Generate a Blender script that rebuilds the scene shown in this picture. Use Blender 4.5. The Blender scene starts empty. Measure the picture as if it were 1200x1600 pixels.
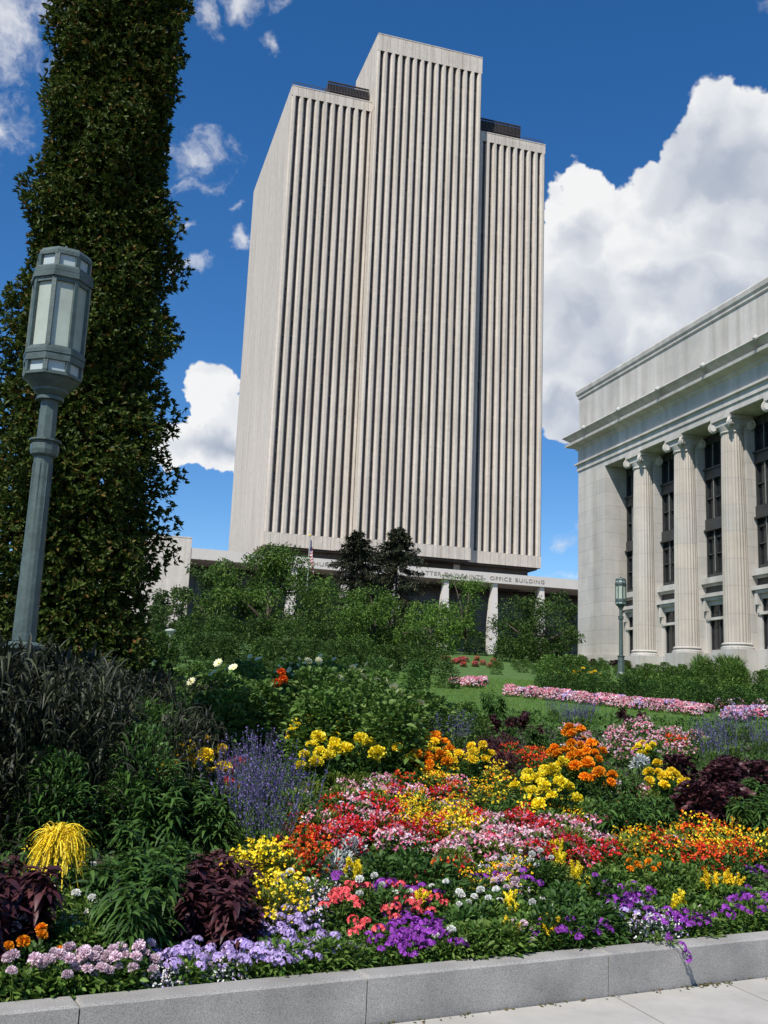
import bpy, math, random
import numpy as np
from mathutils import Matrix, Vector
rng = np.random.default_rng(7); random.seed(7)
sc = bpy.context.scene; COL = sc.collection
PI = math.pi

# ------------------------------------------------------------------ camera
F = 1571.0; EYE = 1.6
def cray(u, v):
    d = np.array([u-600., -(v-800.), -F]); return d/np.linalg.norm(d)
Yw = cray(111, 1086); Xw = cray(5952, 1325); Xw = Xw - Xw.dot(Yw)*Yw; Xw /= np.linalg.norm(Xw); Zw = np.cross(Xw, Yw)
R = np.array([Xw, Yw, Zw])
def wray(u, v): return R @ cray(u, v)
def on_y(u, v, y): d = wray(u, v); return np.array([0, 0, EYE]) + d*y/d[1]
def on_z(u, v, z): d = wray(u, v); return np.array([0, 0, EYE]) + d*(z-EYE)/d[2]
cam = bpy.data.cameras.new('camera'); co = bpy.data.objects.new('camera', cam); COL.objects.link(co)
M4 = np.eye(4); M4[:3, :3] = R; M4[:3, 3] = (0, 0, EYE); co.matrix_world = Matrix(M4.tolist())
cam.sensor_fit = 'VERTICAL'; cam.sensor_height = 24; cam.lens = F/1600*24; cam.clip_end = 6000; cam.clip_start = .05
sc.camera = co
sc.render.resolution_x, sc.render.resolution_y = 768, 1024
sc.view_settings.view_transform = 'Standard'; sc.view_settings.look = 'None'; sc.view_settings.gamma = 1; sc.view_settings.exposure = 0.17

# ------------------------------------------------------------------ terrain
GY = [-200, 5.0, 5.7, 7, 8.5, 9.5, 12, 15, 20, 30, 45, 57, 100, 180, 230, 400, 3000]
GZ = [.16, .16, .20, .38, .56, .68, .93, 1.15, 1.6, 2.42, 3.65, 5.05, 7.6, 10.9, 12.3, 13.5, 13.6]
def G(x, y):
    x = np.asarray(x, float); y = np.asarray(y, float)
    k = np.clip(1-(y-6)/8, 0, 1)
    ye = y - .2*np.clip(x, -4, 7)*k
    return np.interp(ye, GY, GZ)
def kerb_y(x): return 5.0 + .2*x
def hit(u, v, h):
    d = wray(u, v); y = np.linspace(4.8, 120, 6000); t = y/d[1]; x = d[0]*t; z = EYE + d[2]*t
    b_ = z < G(x, y)+h; w = np.nonzero(b_[1:] & ~b_[:-1])[0]
    i = w[0]+1 if len(w) else 0
    return x[i], y[i]

# ------------------------------------------------------------------ materials
def mat(name):
    m = bpy.data.materials.new(name); m.use_nodes = True; nt = m.node_tree
    return m, nt, nt.nodes['Principled BSDF']
def N(nt, t, **kw):
    n = nt.nodes.new(t)
    for k, v in kw.items():
        if k.startswith('i_'):
            k = k[2:]; k = int(k) if k.isdigit() else k
            n.inputs[k].default_value = v
        else: setattr(n, k, v)
    return n
def L(nt, a, b): nt.links.new(a, b)
def rgb(*c): return (c[0], c[1], c[2], 1)
def ramp(nt, stops, src=None, interp='LINEAR'):
    r = N(nt, 'ShaderNodeValToRGB'); e = r.color_ramp.elements; r.color_ramp.interpolation = interp
    while len(e) < len(stops): e.new(.5)
    for q, (p, c) in zip(e, stops): q.position = p; q.color = c
    if src is not None: L(nt, src, r.inputs[0])
    return r
def plain(name, c, rough=.6, metal=0, var=.12, scale=6, bump=0, bscale=60, spec=.5):
    m, nt, b = mat(name)
    tc = N(nt, 'ShaderNodeTexCoord'); n = N(nt, 'ShaderNodeTexNoise', i_Scale=scale, i_Detail=8, i_Roughness=.65)
    L(nt, tc.outputs['Object'], n.inputs['Vector'])
    lo = tuple(x*(1-var) for x in c)+(1,); hi = tuple(min(1, x*(1+var)) for x in c)+(1,)
    r = ramp(nt, [(.3, lo), (.7, hi)], n.outputs[0]); L(nt, r.outputs[0], b.inputs['Base Color'])
    b.inputs['Roughness'].default_value = rough; b.inputs['Metallic'].default_value = metal
    b.inputs['Specular IOR Level'].default_value = spec
    if bump:
        n2 = N(nt, 'ShaderNodeTexNoise', i_Scale=bscale, i_Detail=4); L(nt, tc.outputs['Object'], n2.inputs['Vector'])
        bp = N(nt, 'ShaderNodeBump', i_Strength=bump, i_Distance=.02); L(nt, n2.outputs[0], bp.inputs['Height']); L(nt, bp.outputs[0], b.inputs['Normal'])
    return m
def leafmat(name, c1, c2, c3=None, rough=.5, trans=.25, spec=.25, p2=.55):
    """leaf or petal: each blade its own tone"""
    m, nt, b = mat(name)
    g = N(nt, 'ShaderNodeNewGeometry')
    st = [(0, rgb(*c1)), (p2, rgb(*c2))] + ([(1, rgb(*c3))] if c3 else [])
    r = ramp(nt, st, g.outputs['Random Per Island'])
    oi = N(nt, 'ShaderNodeObjectInfo')
    hs = N(nt, 'ShaderNodeHueSaturation'); mr = N(nt, 'ShaderNodeMapRange', i_3=.8, i_4=1.2)
    L(nt, oi.outputs['Random'], mr.inputs[0]); L(nt, mr.outputs[0], hs.inputs['Value']); L(nt, r.outputs[0], hs.inputs['Color'])
    L(nt, hs.outputs[0], b.inputs['Base Color']); b.inputs['Roughness'].default_value = rough
    b.inputs['Specular IOR Level'].default_value = spec
    if trans:
        t = N(nt, 'ShaderNodeBsdfTranslucent'); mx = N(nt, 'ShaderNodeMixShader', i_0=trans)
        L(nt, hs.outputs[0], t.inputs['Color']); L(nt, b.outputs[0], mx.inputs[1]); L(nt, t.outputs[0], mx.inputs[2])
        L(nt, mx.outputs[0], nt.nodes['Material Output'].inputs[0])
    return m
def blocks(name, c, bw, bh, axis, var=.06, mortar=.012, dark=.72, tint=None, off=.5):
    """ashlar stone: blocks with thin joints; axis 'x' = wall facing west, 'y' = facing south"""
    m, nt, b = mat(name)
    g = N(nt, 'ShaderNodeTexCoord'); s = N(nt, 'ShaderNodeSeparateXYZ'); L(nt, g.outputs['Object'], s.inputs[0])
    ad = N(nt, 'ShaderNodeMath', operation='ADD'); L(nt, s.outputs[0], ad.inputs[0]); L(nt, s.outputs[1], ad.inputs[1])
    cb = N(nt, 'ShaderNodeCombineXYZ'); L(nt, ad.outputs[0], cb.inputs[0]); L(nt, s.outputs[2], cb.inputs[1])
    br = N(nt, 'ShaderNodeTexBrick', i_Scale=1.0); br.offset = off
    br.inputs['Brick Width'].default_value = bw; br.inputs['Row Height'].default_value = bh
    br.inputs['Mortar Size'].default_value = mortar; br.inputs['Mortar Smooth'].default_value = .3; br.inputs['Bias'].default_value = 0
    t = tint or c
    br.inputs['Color1'].default_value = tuple(x*(1-var) for x in c)+(1,); br.inputs['Color2'].default_value = tuple(min(1, x*(1+var)) for x in t)+(1,)
    br.inputs['Mortar'].default_value = tuple(x*dark for x in c)+(1,)
    L(nt, cb.outputs[0], br.inputs['Vector'])
    n = N(nt, 'ShaderNodeTexNoise', i_Scale=.9, i_Detail=9, i_Roughness=.72); L(nt, g.outputs['Object'], n.inputs['Vector'])
    r = ramp(nt, [(.3, (.84, .84, .84, 1)), (.7, (1.07, 1.05, 1.02, 1))], n.outputs[0])
    mp = N(nt, 'ShaderNodeMapping'); mp.inputs['Scale'].default_value = (1.5, 1.5, .06); L(nt, g.outputs['Object'], mp.inputs[0])
    n3 = N(nt, 'ShaderNodeTexNoise', i_Scale=1.0, i_Detail=6); L(nt, mp.outputs[0], n3.inputs['Vector'])
    r3 = ramp(nt, [(.32, (.78, .76, .73, 1)), (.62, (1, 1, 1, 1))], n3.outputs[0])
    mx = N(nt, 'ShaderNodeMix', data_type='RGBA', blend_type='MULTIPLY'); mx.inputs[0].default_value = 1
    L(nt, br.outputs[0], mx.inputs[6]); L(nt, r.outputs[0], mx.inputs[7])
    mx2 = N(nt, 'ShaderNodeMix', data_type='RGBA', blend_type='MULTIPLY'); mx2.inputs[0].default_value = 1
    L(nt, mx.outputs[2], mx2.inputs[6]); L(nt, r3.outputs[0], mx2.inputs[7])
    L(nt, mx2.outputs[2], b.inputs['Base Color']); b.inputs['Roughness'].default_value = .85; b.inputs['Specular IOR Level'].default_value = .2
    return m

M = {}
M['concrete'] = blocks('cast_stone', (.63, .572, .50), 400, 3.66, 'y', var=.03, mortar=.05, dark=.93)
M['conc_panel'] = blocks('side_stone', (.64, .586, .515), 2.4, 3.66, 'y', var=.015, mortar=.03, dark=.9, off=0)
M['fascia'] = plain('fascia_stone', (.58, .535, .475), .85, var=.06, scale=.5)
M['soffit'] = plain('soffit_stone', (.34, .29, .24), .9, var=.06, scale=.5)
M['glass_dark'] = plain('bronze_glass', (.018, .014, .013), .25, var=.4, scale=.7)
M['bronze'] = plain('bronze_panel', (.055, .04, .032), .45, var=.3, scale=.8)
M['blind'] = plain('window_blind', (.10, .085, .07), .6, var=.3)
M['louvre'] = plain('louvre_metal', (.06, .05, .045), .5, var=.3, scale=.6)
M['granite'] = blocks('granite_ashlar', (.53, .51, .475), 2.2, .84, 'x', var=.07, mortar=.014, dark=.68, tint=(.52, .495, .455))
M['granite_p'] = blocks('granite_plain', (.53, .512, .48), 2.6, 40, 'x', var=.06, mortar=.012, dark=.82)
M['granite_c'] = blocks('granite_drum', (.53, .505, .465), 40, 1.35, 'x', var=.07, mortar=.014, dark=.72, tint=(.52, .47, .41))
M['frame_dark'] = plain('dark_bronze_frame', (.035, .036, .035), .4, var=.3, scale=3)
M['pane'] = plain('window_pane', (.015, .017, .018), .06, var=.5, scale=1.5, spec=.8)
M['mullion_hi'] = plain('pale_mullion', (.22, .23, .22), .45, var=.2, scale=3)
M['lamp_metal'] = plain('verdigris_paint', (.068, .095, .085), .5, var=.35, scale=9, bump=.15, bscale=40)
M['lamp_glass'] = plain('frosted_glass', (.36, .40, .33), .18, var=.22, scale=2.2)
M['lamp_panel'] = plain('pale_opening', (.40, .46, .45), .4, var=.06, scale=3)
M['bark'] = plain('bark', (.075, .055, .04), .9, var=.4, scale=14, bump=.6, bscale=30)
M['white_post'] = plain('white_post', (.45, .45, .42), .7, var=.08)
M['soil'] = plain('garden_soil', (.035, .026, .018), .95, var=.4, scale=9, bump=.5, bscale=30)
# terrain: soil near, lawn green / plaza far
def mat_kerb():
    m, nt, b = mat('granite_kerb')
    tc = N(nt, 'ShaderNodeTexCoord'); n = N(nt, 'ShaderNodeTexNoise', i_Scale=170, i_Detail=3, i_Roughness=.8); L(nt, tc.outputs['Object'], n.inputs['Vector'])
    r = ramp(nt, [(.3, (.12, .115, .11, 1)), (.46, (.29, .28, .265, 1)), (.6, (.40, .385, .36, 1)), (.75, (.54, .52, .49, 1))], n.outputs[0])
    n2 = N(nt, 'ShaderNodeTexNoise', i_Scale=3, i_Detail=6); L(nt, tc.outputs['Object'], n2.inputs['Vector'])
    r2 = ramp(nt, [(.3, (.70, .69, .67, 1)), (.7, (1.1, 1.08, 1.05, 1))], n2.outputs[0])
    mx = N(nt, 'ShaderNodeMix', data_type='RGBA', blend_type='MULTIPLY'); mx.inputs[0].default_value = 1
    L(nt, r.outputs[0], mx.inputs[6]); L(nt, r2.outputs[0], mx.inputs[7]); L(nt, mx.outputs[2], b.inputs['Base Color'])
    b.inputs['Roughness'].default_value = .8
    bp = N(nt, 'ShaderNodeBump', i_Strength=.35, i_Distance=.004); L(nt, n.outputs[0], bp.inputs['Height']); L(nt, bp.outputs[0], b.inputs['Normal'])
    return m
M['kerb'] = mat_kerb()
def mat_walk():
    m, nt, b = mat('concrete_walk')
    tc = N(nt, 'ShaderNodeTexCoord')
    n = N(nt, 'ShaderNodeTexNoise', i_Scale=2.5, i_Detail=9, i_Roughness=.7); L(nt, tc.outputs['Object'], n.inputs['Vector'])
    r = ramp(nt, [(.3, (.35, .33, .295, 1)), (.7, (.47, .445, .40, 1))], n.outputs[0])
    n2 = N(nt, 'ShaderNodeTexNoise', i_Scale=220, i_Detail=2); L(nt, tc.outputs['Object'], n2.inputs['Vector'])
    r2 = ramp(nt, [(.3, (.85, .85, .85, 1)), (.6, (1, 1, 1, 1))], n2.outputs[0])
    mx = N(nt, 'ShaderNodeMix', data_type='RGBA', blend_type='MULTIPLY'); mx.inputs[0].default_value = 1
    L(nt, r.outputs[0], mx.inputs[6]); L(nt, r2.outputs[0], mx.inputs[7]); L(nt, mx.outputs[2], b.inputs['Base Color'])
    b.inputs['Roughness'].default_value = .85
    return m
M['walk'] = mat_walk()
M['lawn'] = plain('lawn_soil', (.06, .125, .018), .9, var=.3, scale=2, bump=.5, bscale=90)
M['plaza'] = plain('plaza_paving', (.16, .15, .13), .85, var=.1, scale=2)

# ------------------------------------------------------------------ mesh helpers
def link(o, parent=None):
    COL.objects.link(o)
    if parent is not None: o.parent = parent
    return o
def mesh_np(name, V, Fq, mats, midx=None, smooth=False):
    me = bpy.data.meshes.new(name); V = np.asarray(V, np.float32).reshape(-1, 3); Fq = np.asarray(Fq, np.int32)
    nf, k = Fq.shape
    me.vertices.add(len(V)); me.vertices.foreach_set('co', V.ravel())
    me.loops.add(nf*k); me.loops.foreach_set('vertex_index', Fq.ravel())
    me.polygons.add(nf); me.polygons.foreach_set('loop_start', np.arange(0, nf*k, k, dtype=np.int32))
    if midx is not None: me.polygons.foreach_set('material_index', np.asarray(midx, np.int32))
    if smooth: me.polygons.foreach_set('use_smooth', np.ones(nf, bool))
    for m in mats: me.materials.append(m)
    me.update(calc_edges=True); return me
class MB:
    """collects boxes, prisms, lathes and tubes of one part"""
    def __init__(s): s.v = []; s.f = []; s.m = []
    def add(s, vs, fs, mi=0):
        b = len(s.v); s.v += [tuple(map(float, v)) for v in vs]
        for f in fs: s.f.append(tuple(i+b for i in f)); s.m.append(mi)
    def box(s, a, b, mi=0):
        x0, y0, z0 = a; x1, y1, z1 = b
        s.add([(x0,y0,z0),(x1,y0,z0),(x1,y1,z0),(x0,y1,z0),(x0,y0,z1),(x1,y0,z1),(x1,y1,z1),(x0,y1,z1)],
              [(0,3,2,1),(4,5,6,7),(0,1,5,4),(1,2,6,5),(2,3,7,6),(3,0,4,7)], mi)
    def prism(s, poly, z0, z1, mi=0, top=None):
        """poly: ccw (x,y); top: optional polygon at z1"""
        n = len(poly); t = top or poly
        s.add([(p[0], p[1], z0) for p in poly]+[(p[0], p[1], z1) for p in t],
              [tuple(range(n-1, -1, -1)), tuple(range(n, 2*n))]+[(i, (i+1) % n, n+(i+1) % n, n+i) for i in range(n)], mi)
    def lathe(s, prof, c=(0, 0), seg=8, mi=0, rot=0, flute=None):
        vs = []; fs = []
        for r, z in prof:
            for i in range(seg):
                a = rot+2*PI*i/seg; rr = r
                if flute: rr = r*(1-flute*(i % 2))
                vs.append((c[0]+rr*math.cos(a), c[1]+rr*math.sin(a), z))
        for k in range(len(prof)-1):
            for i in range(seg):
                j = (i+1) % seg; fs.append((k*seg+i, k*seg+j, (k+1)*seg+j, (k+1)*seg+i))
        fs.append(tuple(range(seg-1, -1, -1))); fs.append(tuple((len(prof)-1)*seg+i for i in range(seg)))
        s.add(vs, fs, mi)
    def tube(s, pts, rad, seg=7, mi=0):
        pts = [np.array(p, float) for p in pts]; vs = []; fs = []
        for k, p in enumerate(pts):
            d = pts[min(k+1, len(pts)-1)]-pts[max(k-1, 0)]; d /= np.linalg.norm(d)+1e-9
            a = np.cross(d, [0.3, .9, .1]); a /= np.linalg.norm(a)+1e-9; b = np.cross(d, a)
            for i in range(seg):
                t = 2*PI*i/seg; vs.append(p+rad[k]*(a*math.cos(t)+b*math.sin(t)))
        for k in range(len(pts)-1):
            for i in range(seg):
                j = (i+1) % seg; fs.append((k*seg+i, k*seg+j, (k+1)*seg+j, (k+1)*seg+i))
        fs.append(tuple(range(seg-1, -1, -1))); fs.append(tuple((len(pts)-1)*seg+i for i in range(seg)))
        s.add(vs, fs, mi)
    def mesh(s, name, mats, smooth=False):
        me = bpy.data.meshes.new(name); me.from_pydata(s.v, [], s.f)
        me.polygons.foreach_set('material_index', s.m)
        if smooth: me.polygons.foreach_set('use_smooth', [True]*len(s.f))
        for m in (mats if isinstance(mats, (list, tuple)) else [mats]): me.materials.append(m)
        me.update(); return me
    def obj(s, name, mats, parent=None, smooth=False, absolute=True):
        o = bpy.data.objects.new(name, s.mesh(name, mats, smooth))
        link(o, parent)
        if parent is not None and absolute: o.location = -parent.location
        return o
def mobj(name, me, parent=None, loc=(0, 0, 0)):
    o = bpy.data.objects.new(name, me); link(o, parent); o.location = loc; return o
def tag(o, label=None, cat=None, group=None, kind=None):
    if label: o['label'] = label
    if cat: o['category'] = cat
    if group: o['group'] = group
    if kind: o['kind'] = kind
    return o
def thing(name, label, cat, loc=(0, 0, 0), rz=0, group=None):
    o = bpy.data.objects.new(name, None); COL.objects.link(o); o.location = loc; o.rotation_euler = (0, 0, rz); o.empty_display_size = .2
    return tag(o, label, cat, group)
def dup(root, loc, rz=0, scale=1.0, label=None, group=None, tilt=0):
    r = root.copy(); COL.objects.link(r); r.location = loc; r.rotation_euler = (tilt, tilt*.5, rz); r.scale = (scale,)*3
    if label: r['label'] = label
    if group: r['group'] = group
    for ch in root.children:
        c = ch.copy(); COL.objects.link(c); c.parent = r
        for g in ch.children: q = g.copy(); COL.objects.link(q); q.parent = c
    return r

def nrm(a): return a/(np.linalg.norm(a, axis=-1, keepdims=True)+1e-9)
def blades(P, D, Lg, W, seg=3, prof=None, droop=0., fold=.25, U=None, curl=0.):
    """N leaf blades as folded strips: returns V,F"""
    P = np.atleast_2d(P).astype(float); n = len(P); D = nrm(np.broadcast_to(D, (n, 3)).astype(float))
    Lg = np.broadcast_to(Lg, n).astype(float); W = np.broadcast_to(W, n).astype(float); droop = np.broadcast_to(droop, n).astype(float)
    if U is None: U = np.tile([0, 0, 1.], (n, 1)) + rng.normal(0, .35, (n, 3))
    S = nrm(np.cross(D, U)); Nn = nrm(np.cross(S, D))
    if prof is None: prof = [.35, 1, .85, .04] if seg == 3 else ([.5, 1, .05] if seg == 2 else [.6, .1])
    rows = []
    for k in range(seg+1):
        t = k/seg; c = P + D*(Lg*t)[:, None] - np.array([0, 0, 1.])*(droop*Lg*t*t)[:, None] + Nn*(curl*Lg*t*t)[:, None] if curl else P + D*(Lg*t)[:, None] - np.array([0, 0, 1.])*(droop*Lg*t*t)[:, None]
        w = (W*prof[k]*.5)[:, None]
        rows.append(np.stack([c - S*w, c - Nn*w*fold*2, c + S*w], 1))
    V = np.stack(rows, 1).reshape(n, -1, 3)                       # n, (seg+1)*3
    f = []
    for k in range(seg):
        a = k*3; f += [(a, a+1, a+4, a+3), (a+1, a+2, a+5, a+4)]
    f = np.array(f); m = (seg+1)*3
    Fq = (f[None] + (np.arange(n)*m)[:, None, None]).reshape(-1, 4)
    return V.reshape(-1, 3), Fq
class NB:
    """numpy collector"""
    def __init__(s): s.V = []; s.F = []; s.I = []; s.n = 0
    def add(s, VF, mi=0):
        V, Fq = VF; s.V.append(V); s.F.append(Fq+s.n); s.I.append(np.full(len(Fq), mi)); s.n += len(V); return s
    def mesh(s, name, mats, smooth=False): return mesh_np(name, np.concatenate(s.V), np.concatenate(s.F), mats if isinstance(mats, list) else [mats], np.concatenate(s.I), smooth)
def sph(n, up=-1.):
    z = rng.uniform(up, 1, n); a = rng.uniform(0, 2*PI, n); r = np.sqrt(1-z*z)
    return np.stack([r*np.cos(a), r*np.sin(a), z], 1)

# ------------------------------------------------------------------ world and sun
SUN_EL, SUN_AZ = math.radians(52), math.radians(47)       # azimuth measured from south towards west
sdir = Vector((-math.sin(SUN_AZ)*math.cos(SUN_EL), -math.cos(SUN_AZ)*math.cos(SUN_EL), math.sin(SUN_EL)))
sl = bpy.data.lights.new('sun', 'SUN'); sl.energy = 5.0; sl.angle = math.radians(.53); sl.color = (1, .955, .88)
so = bpy.data.objects.new('sun', sl); COL.objects.link(so); so.rotation_euler = sdir.to_track_quat('Z', 'Y').to_euler(); so.location = (0, 0, 50)
w = bpy.data.worlds.new('World'); sc.world = w; w.use_nodes = True; nt = w.node_tree
bg = nt.nodes['Background']
sky = N(nt, 'ShaderNodeTexSky', sky_type='NISHITA'); sky.sun_disc = False; sky.sun_elevation = SUN_EL
sky.sun_rotation = math.atan2(sdir.x, sdir.y); sky.air_density = 1.0; sky.dust_density = .3; sky.ozone_density = 2.2; sky.altitude = 1300
tcw = N(nt, 'ShaderNodeTexCoord')
def vm(op, a, b=None, **k):
    n = N(nt, 'ShaderNodeVectorMath', operation=op)
    for i, q in ((0, a), (1, b)):
        if q is None: continue
        if isinstance(q, (tuple, list)): n.inputs[i].default_value = q
        else: L(nt, q, n.inputs[i])
    return n
def mth(op, a, b=None, c=None, clamp=False):
    n = N(nt, 'ShaderNodeMath', operation=op); n.use_clamp = clamp
    for i, q in ((0, a), (1, b), (2, c)):
        if q is None: continue
        if isinstance(q, (int, float)): n.inputs[i].default_value = q
        else: L(nt, q, n.inputs[i])
    return n.outputs[0]
def noise(vec, scale, detail=6, rough=.55, dist=0):
    n = N(nt, 'ShaderNodeTexNoise', i_Scale=scale, i_Detail=detail, i_Roughness=rough, i_Distortion=dist); L(nt, vec, n.inputs['Vector']); return n
dirn = tcw.outputs['Generated']
wn = noise(dirn, 9, 5, .6); off = vm('SUBTRACT', wn.outputs['Color'], (.5, .5, .5)); offs = vm('SCALE', off.outputs[0]); offs.inputs['Scale'].default_value = .10
wp = vm('ADD', dirn, offs.outputs[0]).outputs[0]
def blob(u, v, rx, ry, rot=0, src=None):
    d = wray(u, v); f = Vector(d); right = Vector(R @ np.array([math.cos(rot), -math.sin(rot), 0])); right = (right - f*right.dot(f)).normalized(); up = f.cross(right) * -1
    up = right.cross(-f).normalized() * 1
    m = Matrix((right, up, right.cross(up))).transposed()
    mp = N(nt, 'ShaderNodeMapping'); mp.vector_type = 'TEXTURE'
    mp.inputs['Location'].default_value = f; mp.inputs['Rotation'].default_value = m.to_euler('XYZ'); mp.inputs['Scale'].default_value = (rx/F, ry/F, .3)
    L(nt, src or wp, mp.inputs[0])
    ln = vm('LENGTH', mp.outputs[0]); return ln.outputs['Value']
def dens(lst, src=None):
    acc = None
    for b in lst:
        amp = b[5] if len(b) > 5 else 1
        val = mth('MULTIPLY', mth('SUBTRACT', 1, blob(*b[:4], b[4] if len(b) > 4 else 0, src=src)), amp)
        acc = val if acc is None else mth('MAXIMUM', acc, val)
    return acc
big = [(1120,215,75,95), (1190,215,85,100), (1230,330,220,130), (893,318,56,62), (885,430,70,110), (1020,330,100,75), (1100,400,190,100), (950,420,120,90), (940,560,130,90), (1060,480,170,90),
       (345,625,50,78), (325,705,90,48), (385,690,60,70), (885,640,70,60)]
wisp = [(30,20,110,95,0,.8), (10,190,55,60,0,.75), (290,235,60,40,.0,.62), (298,295,45,22,.4,.58), (365,340,38,14,-.6,.6), (375,400,34,16,.8,.62), (290,425,48,14,0,.62),
        (385,5,80,35,0,.75), (435,75,16,14,0,.5), (308,40,22,35,0,.5), (285,370,14,10,0,.5), (862,850,26,40,0,.75), (893,835,22,45,.5,.7), (880,900,60,16,0,.45), (1195,45,12,20,0,.4)]
n1 = noise(dirn, 16, 7, .56).outputs[0]
vo = N(nt, 'ShaderNodeTexVoronoi', feature='F1', i_Scale=24)
L(nt, wp, vo.inputs['Vector'])
bil = mth('SUBTRACT', .55, vo.outputs['Distance'])
base = dens(big)
dd = mth('ADD', mth('ADD', base, mth('MULTIPLY', mth('SUBTRACT', n1, .5), .42)), mth('MULTIPLY', bil, .22))
a1 = N(nt, 'ShaderNodeMapRange', interpolation_type='SMOOTHSTEP', i_1=.10, i_2=.19); L(nt, dd, a1.inputs[0])
wd = dens(wisp); n2 = noise(wp, 30, 6, .62).outputs[0]
d2 = mth('ADD', wd, mth('MULTIPLY', mth('SUBTRACT', n2, .5), 2.1))
a2 = N(nt, 'ShaderNodeMapRange', interpolation_type='SMOOTHSTEP', i_1=.05, i_2=.95); L(nt, d2, a2.inputs[0])
# self-shading of the cloud: density towards the sun against density here
tosun = vm('ADD', wp, tuple(0.018*x for x in (R @ np.array([-.55, .8, .2])))).outputs[0]
vo2 = N(nt, 'ShaderNodeTexVoronoi', feature='F1', i_Scale=24); L(nt, tosun, vo2.inputs['Vector'])
rel = mth('SUBTRACT', vo2.outputs['Distance'], vo.outputs['Distance'])
ns = noise(wp, 7, 5, .5).outputs[0]
shade = dens([(1140,240,120,90), (1230,300,120,120), (900,500,110,80), (960,580,190,80), (1130,470,160,60), (905,380,45,60), (350,700,120,30), (880,640,90,70)])
sh = mth('ADD', mth('MULTIPLY', mth('MAXIMUM', shade, -.1), .62), mth('MULTIPLY', mth('SUBTRACT', ns, .5), .8))
li = mth('ADD', mth('SUBTRACT', .92, sh), mth('MULTIPLY', rel, .45))
cr = ramp(nt, [(0, (.38, .45, .56, 1)), (.4, (.55, .60, .69, 1)), (.72, (.78, .81, .86, 1)), (1, (1.0, 1.0, 1.0, 1))], li)
CS = N(nt, 'ShaderNodeVectorMath', operation='SCALE'); CS.inputs['Scale'].default_value = 11.5; L(nt, cr.outputs[0], CS.inputs[0])
# sky colour: the Nishita sky, a little deeper
hs = N(nt, 'ShaderNodeHueSaturation', i_Hue=.504, i_Saturation=1.33, i_Value=1.75); L(nt, sky.outputs[0], hs.inputs['Color'])
mx = N(nt, 'ShaderNodeMix', data_type='RGBA'); al = mth('MAXIMUM', mth('MULTIPLY', a1.outputs[0], .97), mth('MULTIPLY', a2.outputs[0], .72), clamp=True)
L(nt, al, mx.inputs[0]); L(nt, hs.outputs[0], mx.inputs[6]); L(nt, CS.outputs[0], mx.inputs[7]); L(nt, mx.outputs[2], bg.inputs['Color'])
bg.inputs['Strength'].default_value = .072
try:
    w.cycles.sampling_method = 'MANUAL'; w.cycles.sample_map_resolution = 256
except Exception: pass
sc.cycles.max_bounces = 5; sc.cycles.diffuse_bounces = 3; sc.cycles.glossy_bounces = 2; sc.cycles.transmission_bounces = 3; sc.cycles.transparent_max_bounces = 4

# ------------------------------------------------------------------ ground, walk, kerb
def grid_sheet(name, xs, ys, zf, m, kind='structure'):
    X, Y = np.meshgrid(xs, ys); Z = zf(X, Y); V = np.stack([X, Y, Z], -1).reshape(-1, 3); nx = len(xs)
    i, j = np.meshgrid(np.arange(nx-1), np.arange(len(ys)-1)); a = (j*nx+i).ravel()
    o = mobj(name, mesh_np(name, V, np.stack([a, a+1, a+nx+1, a+nx], 1), [m], smooth=True)); tag(o, kind=kind); return o
def sheared(name, us, vs, m, zf):
    """sheet in kerb-aligned coordinates: x, distance behind kerb"""
    X, T = np.meshgrid(us, vs); Y = kerb_y(X)+T; Z = zf(X, Y, T); V = np.stack([X, Y, Z], -1).reshape(-1, 3); nx = len(us)
    i, j = np.meshgrid(np.arange(nx-1), np.arange(len(vs)-1)); a = (j*nx+i).ravel()
    o = mobj(name, mesh_np(name, V, np.stack([a, a+1, a+nx+1, a+nx], 1), [m], smooth=True)); tag(o, kind='structure'); return o
xs = np.concatenate([[-3000, -800, -200, -80, -40], np.arange(-20, 40, 1.), [40, 60, 90, 150, 400, 1200, 3000]])
ts = np.concatenate([[-2000, -300, -60, -10, .07, .075], np.arange(.3, 14, .4), np.arange(14, 60, 2.), [60, 80, 100, 140, 180, 230, 300, 400, 800, 3000]])
def gz(X, Y, T):
    Xc = np.clip(X, -40, 40); Yc = 5.0+.2*Xc+T
    return np.where(T < .072, -.05, G(np.clip(X, -4, 7), Yc))
def ground_sheet():
    X, T = np.meshgrid(xs, ts); k = np.clip(1-T/12, 0, 1); Y = 5.0+.2*np.clip(X, -40, 40)*np.where(T < 0, 1, k)+T
    Z = np.where(T < .072, -.05, G(X, Y)); V = np.stack([X, Y, Z], -1).reshape(-1, 3); nx = len(xs)
    i, j = np.meshgrid(np.arange(nx-1), np.arange(len(ts)-1)); a = (j*nx+i).ravel()
    o = mobj('ground', mesh_np('ground', V, np.stack([a, a+1, a+nx+1, a+nx], 1), [M['soil']], smooth=True)); tag(o, kind='structure')
ground_sheet()
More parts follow.
